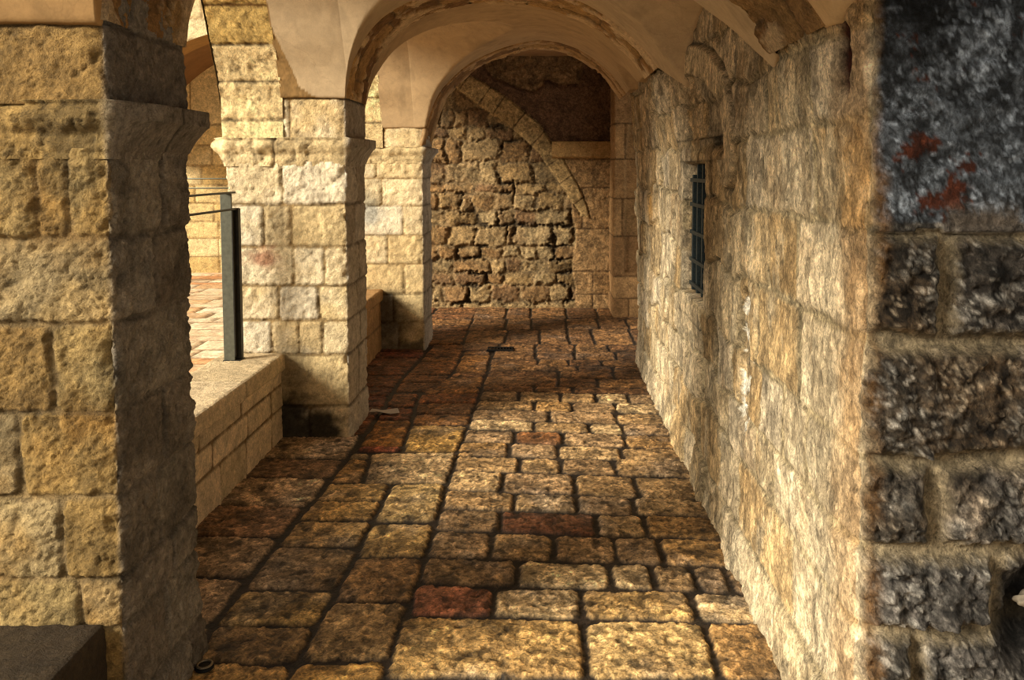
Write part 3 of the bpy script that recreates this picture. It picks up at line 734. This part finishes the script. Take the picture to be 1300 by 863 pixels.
    pb = np.interp(s, [-.75, -.6, -.3, -.1, .05, .2, .43, .46, .5], [2.95, 2.76, 2.66, 2.60, 2.74, 2.69, 2.69, 2.80, 3.3])
    pb = np.where(s < -.75, 3.3, pb)+.03*fbm(P, 8, 4, off=12)
    pt = sst(.0, .02, t-pb)
    d4 = d4-pt*(.03+.05*np.abs(fbm(P, 6, 4, off=14)))-.02*near(t, pb, .015)
    c4 = c4*(1-pt[:, None])+lin((160, 126, 86))*(.7+.5*sst(-.3, .4, fbm(P, 9, 4, off=19)))[:, None]*pt[:, None]
    D = np.where(left, d1, np.where(ring, d2, np.where(pier, d3, d4)))
    cc = np.where(left[:, None], c1, np.where(ring[:, None], c2, np.where(pier[:, None], c3, c4)))
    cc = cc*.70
    P[:, 1] -= D
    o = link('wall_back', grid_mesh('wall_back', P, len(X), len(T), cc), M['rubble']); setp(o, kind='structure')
    # ledge stone
    bm = bmesh.new(); n = 26
    X = np.linspace(.10, .845, 60); Z = [(0, 1.812), (-.045, 1.818), (-.085, 1.835), (-.092, 1.93), (-.088, 2.015), (-.02, 2.02)]
    u, v = meshg(X, np.linspace(0, len(Z)-1, 40)); zy = np.array(Z)
    P = np.stack([u, 10.33+np.interp(v, range(len(Z)), zy[:, 0]), np.interp(v, range(len(Z)), zy[:, 1])], 1)
    nn = fbm(P, 14, 3, off=4); P[:, 1] += .006*nn; P[:, 2] += .004*nn
    c = lin((184, 146, 92))*(1+.25*fbm(P, 10, 4, off=8))[:, None]
    bm.free()
    me = grid_mesh('ledge', P-np.array([.47, 10.33, 1.81]), 60, 40, c)
    o = link('ledge_stone', me, M['lime']); o.location = (.47, 10.33, 1.81)
    setp(o, 'projecting squared ledge stone in the back wall, under the brown plaster', 'ledge stone', kind='thing')
build_back_wall()

# return pier on the right at the end of the passage
def build_end_pier():
    pts = [(2.0, 9.74), (.80, 9.72), (.80, 10.4)]
    out, cs = rounded_path(pts, .02, False, .01)
    S = spaced(.6, cs[-1], .014); T = spaced(-.05, 3.1, .014); s, t = meshg(S, T)
    x, y, nx, ny = path_eval(out, cs, s)
    P = np.stack([x, y, t], 1)
    L = Courses([(-.1, .205, [1.02]), (.205, .459, [9]), (.459, .92, [9]), (.92, 1.35, [1.1]), (1.35, 1.8, [9]), (1.8, 2.2, [1.07]), (2.2, 3.2, [9])])
    d, c, e, i = stone(P, s, t, L, jw=.010, jd=.010, rw=.014, rag=.005, rough=.010, rf=14, fine=.004, pal=[(176, 138, 92), (160, 122, 80), (186, 146, 98)], mort=(120, 90, 58), seed=41)
    nich = sst(.02, .0, np.abs(x-1.03)-.085*np.clip((2.28-t)/.4, 0, 1)**.6)*(y < 9.8)*(t > .5)*(t < 2.28)
    d = d-.05*nich
    P[:, 0] += nx*d; P[:, 1] += ny*d
    o = link('wall_end', grid_mesh('wall_end', P, len(S), len(T), c), M['lime']); setp(o, kind='structure')
build_end_pier()

# ================================================================== VAULTS
def cr(pts, n=220):
    """smooth curve through points (centripetal-ish Catmull-Rom)"""
    p = np.array(pts, float); p = np.vstack([2*p[0]-p[1], p, 2*p[-1]-p[-2]]); o = []
    for i in range(1, len(p)-2):
        for k in range(24):
            u = k/24; a, b, c, d = p[i-1], p[i], p[i+1], p[i+2]
            o.append(.5*((2*b)+(-a+c)*u+(2*a-5*b+4*c-d)*u*u+(-a+3*b-3*c+d)*u**3))
    o.append(p[-2]); return np.array(o)
ARCH1 = cr([(-1.235, 1.885), (-1.225, 2.12), (-1.16, 2.42), (-.98, 2.66), (-.62, 2.80), (-.2, 2.80), (.15, 2.68), (.42, 2.48), (.60, 2.30), (.70, 2.20), (.80, 2.06), (.85, 1.98)])
ARCH2 = cr([(-1.235, 1.885), (-1.222, 2.13), (-1.165, 2.37), (-1.0, 2.61), (-.7, 2.765), (-.27, 2.82), (.2, 2.725), (.43, 2.59), (.58, 2.465), (.69, 2.33), (.78, 2.20), (.85, 2.08)])
ARCH3 = cr([(-1.125, 1.885), (-1.09, 2.06), (-1.0, 2.32), (-.88, 2.49), (-.65, 2.68), (-.32, 2.82), (-.02, 2.875), (.3, 2.80), (.57, 2.62), (.73, 2.43), (.82, 2.30), (.90, 2.18)])
def prof(A, x):
    a = A[np.argsort(A[:, 0])]
    return np.interp(x, a[:, 0], a[:, 1], left=-1, right=-1)

def arch_band(A, y0, y1, label, seed, step, hL=2.10, hR=2.1):
    k0 = int(np.argmax(A[:, 1] > hL)); k1 = len(A)-int(np.argmax(A[::-1, 1] > hR)); A = A[k0:k1]
    seg = np.linalg.norm(np.diff(A, axis=0), axis=1); cs = np.concatenate([[0], np.cumsum(seg)])
    U = spaced(0, cs[-1], step); W = np.linspace(0, y1-y0+.06, max(12, int((y1-y0)/step)))-.03      # wraps a little up both faces
    u, w = meshg(U, W)
    x = np.interp(u, cs, A[:, 0]); z = np.interp(u, cs, A[:, 1])
    e = .03; tx = np.interp(u+e, cs, A[:, 0])-np.interp(u-e, cs, A[:, 0]); tz = np.interp(u+e, cs, A[:, 1])-np.interp(u-e, cs, A[:, 1])
    L = np.hypot(tx, tz)+1e-9; nx, nz = tz/L, -tx/L                   # towards the inside of the arch
    wc = np.clip(w, 0, y1-y0); P = np.stack([x, y0+wc, z], 1)
    lay = Courses(auto_rows([-.1, .17, .40, 2], 0, cs[-1], .3, .55, seed))
    d, c, ee, i = stone(P, u, w, lay, jw=.010, jd=.010, rw=.015, rough=.014, rf=12, fine=.004, pal=[(156, 118, 72), (132, 98, 62), (176, 140, 90)], mort=(120, 96, 66), seed=seed, pits=.6)
    # plaster skin left on most of it, the arris stones show through
    mid = near(w, .24, .12)
    pm = sst(.02, .16, fbm(P, 3.2, 5, .65, off=seed+2)-.42*mid+.16*sst(.25, .6, x)+.08-(.42*sst(.2, .5, x) if seed == 61 else 0))
    pc = lin((206, 178, 138))*(1+.14*fbm(P, 3, 4, off=seed+4))[:, None]
    if seed == 63: pc = pc*np.array([.80, .72, .62])
    d = d*(1-pm)+pm*(.012+.003*fbm(P, 6, 3, off=4))+.004
    c = c*(1-pm[:, None])+pc*pm[:, None]
    over = np.abs(w-wc); d = np.where(over > 0, -over, d)
    P[:, 0] += nx*d; P[:, 2] += nz*d
    mid = np.array([0, (y0+y1)/2, 1.9])
    o = link('vault_arch', grid_mesh('vault_arch', P-mid, len(U), len(W), c, flip=True), M['lime' if seed == 61 else 'arch']); o.location = mid
    setp(o, label, 'arch', 'cross arches over the passage', kind='thing'); return o
arch_band(ARCH1, 2.39, 2.93, 'nearest cross arch over the passage, rising from the large foreground pillar', 61, .011, 2.10, 2.09)
arch_band(ARCH2, 5.31, 5.87, 'middle cross arch over the passage, springing from the bright pillar behind the railing post', 62, .011, 2.12, 2.31)
arch_band(ARCH3, 7.95, 8.50, 'farthest cross arch with rough broken stone edge, in front of the back wall', 63, .014, 1.9, 2.38)

def tl(y0, y1, ysp=2.13, rise=1.03):
    half = [(-.02, ysp), (.012, ysp), (.055, ysp+.13), (.09, ysp+.21), (.16, ysp+.34), (.25, ysp+.53), (.40, ysp+.73), (.65, ysp+.90), (.95, ysp+.99), (1.19, ysp+1.01)]
    Lh = (y1-y0)/2; k = Lh/1.19
    left = [(y0+a*k, b) for a, b in half]; right = [(y1-a*k, b) for a, b in half[::-1]][1:]
    mid_ = cr(np.array((left+right)[1:-1]))
    return np.vstack([[left[0]], mid_, [right[-1]]])
T1L = tl(2.93, 5.31); T2L = tl(5.87, 7.95, 2.07, .98)
T1R = cr([(2.94, 1.95), (3.0, 2.02), (3.1, 2.1), (3.27, 2.21), (3.58, 2.39), (3.8, 2.50), (4.05, 2.56), (4.29, 2.54), (4.52, 2.475), (4.66, 2.38), (4.76, 2.24), (4.80, 2.10), (4.82, 1.95)])
T2R = cr([(6.2, 1.9), (6.4, 2.2), (6.7, 2.40), (7.0, 2.45), (7.3, 2.40), (7.6, 2.2), (7.9, 1.9)])
T0L = np.array([(-.4, 2.0), (-.38, 2.2), (-.1, 2.6), (.4, 2.9), (1.0, 3.0), (1.6, 2.9), (2.1, 2.6), (2.32, 2.25), (2.37, 2.105), (2.377, 2.098), (2.41, 2.095)])

def htr(TL, TR, x, y):
    w = np.clip((x+1.2)/2.0, 0, 1)
    ya = TL[0, 0]+(TR[0, 0]-TL[0, 0])*w; yb = TL[-1, 0]+(TR[-1, 0]-TL[-1, 0])*w
    q = (y-ya)/(yb-ya)
    hL = np.interp(q, (TL[:, 0]-TL[0, 0])/(TL[-1, 0]-TL[0, 0]), TL[:, 1], left=-1, right=-1)
    tr = TR[np.argsort(TR[:, 0])]
    hR = np.interp(q, (tr[:, 0]-tr[0, 0])/(tr[-1, 0]-tr[0, 0]), tr[:, 1], left=-1, right=-1)
    ws = w**.8
    return np.where((q < 0) | (q > 1), -1, hL*(1-ws)+hR*ws+.10*np.sin(PI*w)*(hL > 0))

def vault(TL, TR, y0, y1, Aa, Ab, col, seed, x0=-1.62, step=.014, brk=None):
    X = np.concatenate([spaced(x0, -1.26, .006), spaced(-1.26, -1.10, .003)[1:], spaced(-1.10, .60, step)[1:], spaced(.60, .84, .006)[1:]])
    y0 -= .018; y1 += .018
    Ya = spaced(y0, y0+.25, .0035, .010); Yb = (y0+y1)-Ya[::-1]
    Y = np.concatenate([Ya, spaced(y0+.25, y1-.25, step)[1:-1], Yb])
    x, y = meshg(X, Y)
    f = np.clip((y-y0)/(y1-y0), 0, 1)
    la, lb = Aa[0, 0], Ab[0, 0]; xl = la*(1-f)+lb*f; wl_ = np.clip((-.2-x)/.9, 0, 1)
    pa = prof(Aa, x+(la-xl)*wl_); pb = prof(Ab, x+(lb-xl)*wl_)
    h1 = np.where((pa < 0) | (pb < 0), -1, pa*(1-f)+pb*f)
    h = np.maximum(h1, htr(TL, TR, x, y)); h = np.maximum(h, 1.93); h = np.where(x > .5, np.maximum(h, np.interp(y, [0, 2.9, 3.2, 4.65, 5.3, 8], [2.085, 2.085, 2.0, 2.1, 2.315, 2.39])), h)
    P = np.stack([x, y, h], 1)
    n = fbm(P, 2.4, 4, .5, off=seed); n2 = fbm(P, 11, 3, .5, off=seed+1)
    P[:, 2] += .006*n+.002*n2
    c = lin(col)*(1+.10*n+.05*n2)[:, None]
    st = sst(.15, .5, fbm(P, 5, 4, .6, off=seed+6, st=(1, 1, .25)))[:, None]; c = c*(1-.18*st)
    if brk: c = brk(c, P, seed)
    o = link('ceiling', grid_mesh('ceiling', P, len(X), len(Y), c, flip=True), M['plaster']); setp(o, kind='structure')
PLA = (188, 164, 130)
def brk1(c, P, seed):
    # render lost along the seam to the arcade arch by the bright pillar
    x, y, z = P.T
    edge = -1.62+np.interp(z, [2.0, 2.13, 2.2, 2.33, 2.5, 2.9], [.26, .22, .12, .08, .02, -.02])+.012*fbm(P, 6, 3, off=4)
    m = ((x < edge) & (y > 4.9))[:, None]
    g = lin((160, 126, 78))*(.8+.5*fbm(P, 40, 3, .6, off=5))[:, None]
    c = np.where(m, g, c)
    m2 = ((x > .45) & (fbm(P, 4, 4, off=9) > .25))[:, None]
    return c
vault(T1L, T1R, 2.93, 5.31, ARCH1, ARCH2, PLA, 71, brk=brk1)
vault(T2L, T2R, 5.87, 7.95, ARCH2, ARCH3, (182, 154, 116), 75, x0=-1.50, step=.018)
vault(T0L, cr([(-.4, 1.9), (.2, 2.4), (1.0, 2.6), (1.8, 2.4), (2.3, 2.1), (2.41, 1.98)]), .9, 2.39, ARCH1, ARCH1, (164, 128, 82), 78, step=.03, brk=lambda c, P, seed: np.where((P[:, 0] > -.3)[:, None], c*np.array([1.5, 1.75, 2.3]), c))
# last bay ceiling
xs = spaced(-2.0, 2.0, .03); ys = spaced(8.45, 10.4, .03); s, t = meshg(xs, ys)
P = np.stack([s, t, 3.04+.01*fbm(np.stack([s, t, s*0], 1), 4, 3)], 1)
o = link('ceiling', grid_mesh('ceiling_end', P, len(xs), len(ys), lin((150, 116, 80))*(1+.2*fbm(P, 3, 4))[:, None], flip=True), M['plaster']); setp(o, kind='structure')

# arcade arches (open to the court) : stone soffit between x=-1.98 and -1.62, and the wall above
def arcade(TL, label, seed, step, x0=-1.99, x1=-1.61):
    A = TL[(TL[:, 1] > 1.89)].copy(); A = A[(A[:, 0] > TL[0, 0]+.015) & (A[:, 0] < TL[-1, 0]-.015)]; A = np.vstack([[A[0, 0], 1.885], A, [A[-1, 0], 1.885]])
    seg = np.linalg.norm(np.diff(A, axis=0), axis=1); cs = np.concatenate([[0], np.cumsum(seg)])
    U = spaced(0, cs[-1], step); W = spaced(0, x1-x0, step); u, w = meshg(U, W)
    y = np.interp(u, cs, A[:, 0]); z = np.interp(u, cs, A[:, 1]); e = .05
    ty = np.interp(u+e, cs, A[:, 0])-np.interp(u-e, cs, A[:, 0]); tz = np.interp(u+e, cs, A[:, 1])-np.interp(u-e, cs, A[:, 1]); L = np.hypot(ty, tz)+1e-9
    ny, nz = tz/L, -ty/L
    P = np.stack([x0+w, y, z], 1)
    lay = Courses([(-1, 9, list(np.arange(.24, cs[-1], .235)))])
    d, c, ee, i = stone(P, u, w*0, lay, jw=.010, jd=.010, rw=.016, rag=.008, rough=.012, rf=14, fine=.004, pal=[(206, 158, 70), (190, 140, 58), (214, 178, 106)], mort=(130, 92, 44), seed=seed, pits=.7)
    cr_ = ((i >= i.max()-2)*1. if seed == 81 else np.ones_like(z))[:, None]; c = c*(1-cr_)+lin((232, 204, 150))*(c.mean(1)/.30)[:, None]*cr_
    P[:, 1] += ny*d; P[:, 2] += nz*d
    mid = np.array([(x0+x1)/2, (A[0, 0]+A[-1, 0])/2, 1.9])
    o = link('arcade_arch', grid_mesh('arcade_arch', P-mid, len(U), len(W), c), M['lime']); o.location = mid
    setp(o, label, 'arch', 'side arches open to the courtyard', kind='thing')
arcade(T1L, 'golden stone side arch open to the courtyard, over the railing', 81, .012)
arcade(T2L, 'cream stone side arch between the bright pillar and the farthest pillar', 84, .016, x1=-1.49)
# outer wall over the arcade
Y = spaced(-.4, 10.4, .05); V = np.linspace(0, 1, 30); y, v = meshg(Y, V)
b = np.full_like(y, 1.9)
for TL in (T0L, T1L, T2L): b = np.maximum(b, np.interp(y, TL[:, 0], TL[:, 1], left=0, right=0))
b = np.maximum(b, np.where(y > 8.5, 2.7, 0))
P = np.stack([np.full_like(y, -2.0), y, b+(4.6-b)*v], 1)
d, c, e, i = stone(P, y, P[:, 2], Courses(auto_rows(list(np.arange(1.8, 5, .28)), -1, 11, .4, .7, 9)), pal=LIME, seed=9)
o = link('wall_left', grid_mesh('wall_left', P, len(Y), 30, c), M['lime']); setp(o, kind='structure')
o = box('ceiling', M['court'], None, -2.1, 3.0, .9, 10.6, 3.3, 3.5, bev=.01); setp(o, kind='structure'); o.name = 'ceiling'  # unseen slab added above the vaults to keep sunlight out

# ================================================================== COURTYARD
def court():
    xs = spaced(-8.5, -2.0, .03); ys = spaced(2.0, 14.2, .03)
    s, t = meshg(xs, ys); P = np.stack([s, t, np.zeros_like(s)], 1)
    L = Courses(auto_rows(list(np.cumsum([0]+[.34+.1*math.sin(i*2.1) for i in range(40)])+1.5), -9, -1, .55, .95, 15))
    d, c, e, i = stone(P, s, t, L, jw=.03, jd=.014, rw=.03, rag=.008, warp=.03, wf=1, offs=.004, rough=.005, rf=5, fine=.002,
                       pal=[(224, 198, 164), (232, 210, 176), (206, 150, 104), (214, 186, 150), (226, 204, 172), (204, 164, 120)], mort=(140, 112, 80), seed=51, pits=.1)
    P[:, 2] += d-.01
    o = link('ground', grid_mesh('courtyard_paving', P, len(xs), len(ys), c), M['court']); setp(o, kind='structure')
    o = box('ground', M['court'], None, -30, -1.9, -16, 20, -.25, -.08, bev=0); setp(o, kind='structure')
    # facade with arched recess: front plane y=12.2, back wall y=13.9
    cx, hw, sp, ri = -4.0, 2.25, 1.9, 1.78
    X = spaced(-6.75, .5, .035); V = np.linspace(0, 1, 90); x, v = meshg(X, V)
    q = np.clip(1-((x-cx)/hw)**2, 0, 1); base = np.where(np.abs(x-cx) < hw, sp+ri*np.sqrt(q), -.05)
    P = np.stack([x, np.full_like(x, 12.2), base+(6.5-base)*v], 1)
    L = Courses(auto_rows(list(np.arange(-.1, 7, .30)), -9, 1, .4, .8, 25))
    PALE = [(232, 208, 160), (222, 192, 136), (238, 218, 176)]
    d, c, e, i = stone(P, x, P[:, 2], L, jw=.015, jd=.015, rw=.03, rough=.02, rf=5, pal=PALE, mort=(170, 140, 96), seed=52)
    P[:, 1] -= d
    root = empty('courtyard_building', (-4, 12.2, 0)); off = np.array([-4, 12.2, 0])
    setp(root, 'sunlit stone building across the courtyard with a deep arched bay', 'building', kind='thing')
    link('facade', grid_mesh('facade', P-off, len(X), 90, c), M['lime'], root)
    A = np.linspace(0, PI, 90); W = np.linspace(0, 1.75, 40); a, w = meshg(A, W)
    P = np.stack([cx-hw*np.cos(a), 12.2+w, sp+ri*np.sin(a)], 1)
    c = lin((120, 88, 56))*(1+.2*fbm(P, 3, 4))[:, None]; st = (w < .5)[:, None]; c = np.where(st, lin((150, 116, 70))*(1+.3*fbm(P, 6, 4))[:, None], c)
    link('arch_soffit', grid_mesh('soffit', P-off, 90, 40, c), M['plaster'], root)
    for sx in (1,):
        Y = np.linspace(0, 1.75, 40); T = spaced(-.05, sp, .04); yy, t = meshg(Y, T)
        P = np.stack([np.full_like(yy, cx+sx*hw), 12.2+yy, t], 1)
        d, c, e, i = stone(P, yy, t, L, pal=PALE, seed=53); P[:, 0] -= sx*d
        link('arch_jamb', grid_mesh('jamb', P-off, 40, len(T), c), M['lime'], root)
    X = spaced(-6.5, -1.5, .02); T = spaced(-.05, 3.8, .02); x, t = meshg(X, T)
    P = np.stack([x, np.full_like(x, 13.9), t], 1)
    L = Courses([(a, b, j) for a, b, j in auto_rows([-.1, .25, .55, .82, 1.12, 1.42, 1.74, 2.07, 2.4, 5], -7, -1, .45, .8, 33)])
    d, c, e, i = stone(P, x, t, L, jw=.015, jd=.014, rw=.025, rough=.010, rf=6, warp=.01, pal=[(226, 198, 140), (214, 182, 120), (232, 208, 156)], mort=(170, 140, 92), seed=54)
    up = np.hypot((x+6.1)*1.0, (t-2.07)*.75)
    d = d+np.where((t > 2.4-.6*(x+5.7)**2) & (t > 2.1), .04, 0)
    P[:, 1] -= d
    link('recess_wall', grid_mesh('recess', P-off, len(X), len(T), c), M['lime'], root)
court()
xs = spaced(-18, -6.4, .08); ts = spaced(-.1, 5.2, .08); x, t = meshg(xs, ts)
P = np.stack([x, np.full_like(x, 14.4), t], 1)
d, c, e, i = stone(P, x, t, Courses(auto_rows(list(np.arange(-.1, 5.6, .3)), -19, -6, .5, .9, 44)), jw=.02, jd=.02, rw=.08, pal=LIME, seed=57)
P[:, 1] -= d
o = link('wall_court', grid_mesh('wall_court', P, len(xs), len(ts), c), M['lime']); setp(o, kind='structure')
# thin rails across the far side of the courtyard
root = empty('courtyard_handrail', (-5.0, 12.0, 0)); setp(root, 'pair of thin steel rails in front of the far courtyard building', 'handrail', kind='thing')
def cyl(bm, p, q, r, n=10):
    p = Vector(p); q = Vector(q); dv = q-p
    res = bmesh.ops.create_cone(bm, cap_ends=True, segments=n, radius1=r, radius2=r, depth=dv.length)
    rot = dv.to_track_quat('Z', 'Y').to_matrix().to_4x4()
    for v in res['verts']: v.co = rot @ v.co+(p+q)/2
def cylobj(name, mat, parent, p, q, r):
    bm = bmesh.new(); cyl(bm, p, q, r); return bmobj(name, bm, mat, parent, True)
for z in (1.415, 1.548): cylobj('rail', M['steel'], root, (-1.1, 0, z), (1.9, 0, z), .010)
for x in (-1.1, 1.9): cylobj('post', M['steel'], root, (x, 0, 0), (x, 0, 1.56), .018)

# ================================================================== STEEL RAILING on the low wall
root = empty('steel_railing', (-1.90, 5.15, .53)); setp(root, 'flat grey steel railing post with two thin rails, standing on the low parapet wall', 'railing', kind='thing')
def rr(x0, x1, y0, y1, z0, z1): return (x0+1.90, x1+1.90, y0-5.15, y1-5.15, z0-.53, z1-.53)
o = box('post', M['steel'], root, *rr(-1.935, -1.868, 5.10, 5.116, .53, 1.545)); o['label'] = 'wide flat grey post'
o = box('post', M['darksteel'], root, *rr(-1.880, -1.840, 5.135, 5.175, .53, 1.455)); o['label'] = 'shorter darker square post'
box('bracket', M['darksteel'], root, *rr(-1.872, -1.862, 5.10, 5.15, .56, 1.44))
box('base_plate', M['darksteel'], root, *rr(-1.94, -1.835, 5.09, 5.185, .525, .538))
box('rail', M['darksteel'], root, *rr(-1.905, -1.875, 2.95, 5.20, 1.545, 1.556))
box('rail', M['darksteel'], root, *rr(-1.875, -1.848, 2.95, 5.175, 1.447, 1.458))
for (yy) in (2.98,):
    box('post', M['steel'], root, *rr(-1.935, -1.868, yy, yy+.016, .53, 1.545))

# ================================================================== SMALL THINGS ON THE FLOOR
bm = bmesh.new()
pts = [(-.09, -.02), (-.03, -.045), (.06, -.04), (.12, -.012), (.10, .03), (.03, .035), (-.02, .05), (-.08, .03)]
vt = [bm.verts.new((x, y, .012+.012*math.sin(i*1.9))) for i, (x, y) in enumerate(pts)]; cv = bm.verts.new((0, 0, .018))
for i in range(len(vt)): bm.faces.new((vt[i], vt[(i+1) % len(vt)], cv))
g = bmesh.ops.extrude_face_region(bm, geom=list(bm.faces))
for v in [v for v in g['geom'] if isinstance(v, bmesh.types.BMVert)]: v.co.z -= .003
o = bmobj('paper_scrap', bm, M['paper']); o.location = (-1.12, 5.84, .0)
setp(o, 'crumpled pale paper scrap lying by the foot of the bright pillar', 'litter', kind='thing')
root = empty('metal_disc', (-1.155, 2.80, -.002)); setp(root, 'small round metal disc set in the paving beside the large foreground pillar', 'disc', kind='thing')
bm = bmesh.new(); bmesh.ops.create_cone(bm, cap_ends=True, segments=28, radius1=.032, radius2=.030, depth=.012)
for v in bm.verts: v.co.z += .008
bmesh.ops.bevel(bm, geom=[e for e in bm.edges if len(e.link_faces) == 2 and e.calc_face_angle(0) > .8], offset=.002, segments=2, affect='EDGES')
bmobj('disc_plate', bm, M['black'], root, False)
R_ = []
bm = bmesh.new()
for i in range(36):
    a = 2*PI*i/36
    for j in range(8):
        b = 2*PI*j/8; r = .024+.005*math.cos(b); bm.verts.new((r*math.cos(a), r*math.sin(a), .015+.004*math.sin(b)))
bm.verts.ensure_lookup_table()
for i in range(36):
    for j in range(8):
        bm.faces.new([bm.verts[(i % 36)*8+j], bm.verts[((i+1) % 36)*8+j], bm.verts[((i+1) % 36)*8+(j+1) % 8], bm.verts[i*8+(j+1) % 8]])
bmobj('rim_ring', bm, M['cap'], root, True)
root = empty('drain_grate', (-.40, 7.93, 0)); setp(root, 'narrow dark drain grate let into the floor before the back wall', 'drain grate', kind='thing')
box('grate_frame', M['black'], root, -.13, .12, -.065, -.045, -.01, .008)
box('grate_frame', M['black'], root, -.13, .12, .045, .065, -.01, .008)
for i in range(9): box('grate_bar', M['black'], root, -.125+i*.028, -.113+i*.028, -.05, .05, -.01, .004, bev=.001)
bm = bmesh.new(); bmesh.ops.create_icosphere(bm, subdivisions=4, radius=.03)
for v in bm.verts:
    n = Vector(v.co).normalized(); k = 1+.18*math.sin(n.x*5+1)+.12*math.sin(n.y*7+n.z*4); v.co = Vector((v.co.x*1.1*k, v.co.y*.8*k, v.co.z*.7*k))
M['peb'] = plain_mat('pebble_stone', (150, 138, 120), .85, 0, .5, 60, .3)
o = bmobj('pebble', bm, M['peb'], None, True); o.location = (1.315, 2.245, .53)
setp(o, 'pale pebble lodged in the dark hole of the right corner wall', 'pebble', kind='thing')

# ================================================================== LIGHT, CAMERA
sun = bpy.data.lights.new('sun', 'SUN'); sun.energy = 5.6; sun.angle = math.radians(22); sun.color = (1.0, .91, .74)
so = bpy.data.objects.new('sun', sun); C.objects.link(so)
so.rotation_euler = Vector((.78, .50, -.42)).to_track_quat('-Z', 'Y').to_euler()
w = bpy.data.worlds.new('sky'); bpy.context.scene.world = w; w.use_nodes = True
bg = w.node_tree.nodes['Background']; bg.inputs[0].default_value = (1.0, .91, .76, 1); bg.inputs[1].default_value = .50
cam = bpy.data.cameras.new('camera'); co = bpy.data.objects.new('camera', cam); C.objects.link(co)
cam.sensor_width = 36; cam.lens = 1083/1300*36; cam.shift_x = -40/1300; cam.shift_y = -(431.5-284.93)/1300; cam.clip_start = .05
co.location = (0, 0, 1.7); co.rotation_euler = (math.radians(90-3.8), 0, 0)
sc = bpy.context.scene; sc.camera = co
sc.view_settings.view_transform = 'Standard'; sc.view_settings.look = 'None'; sc.view_settings.gamma = 1; sc.view_settings.use_curve_mapping = False
sc.view_settings.exposure = 0.58
sc.cycles.filter_width = 1.1
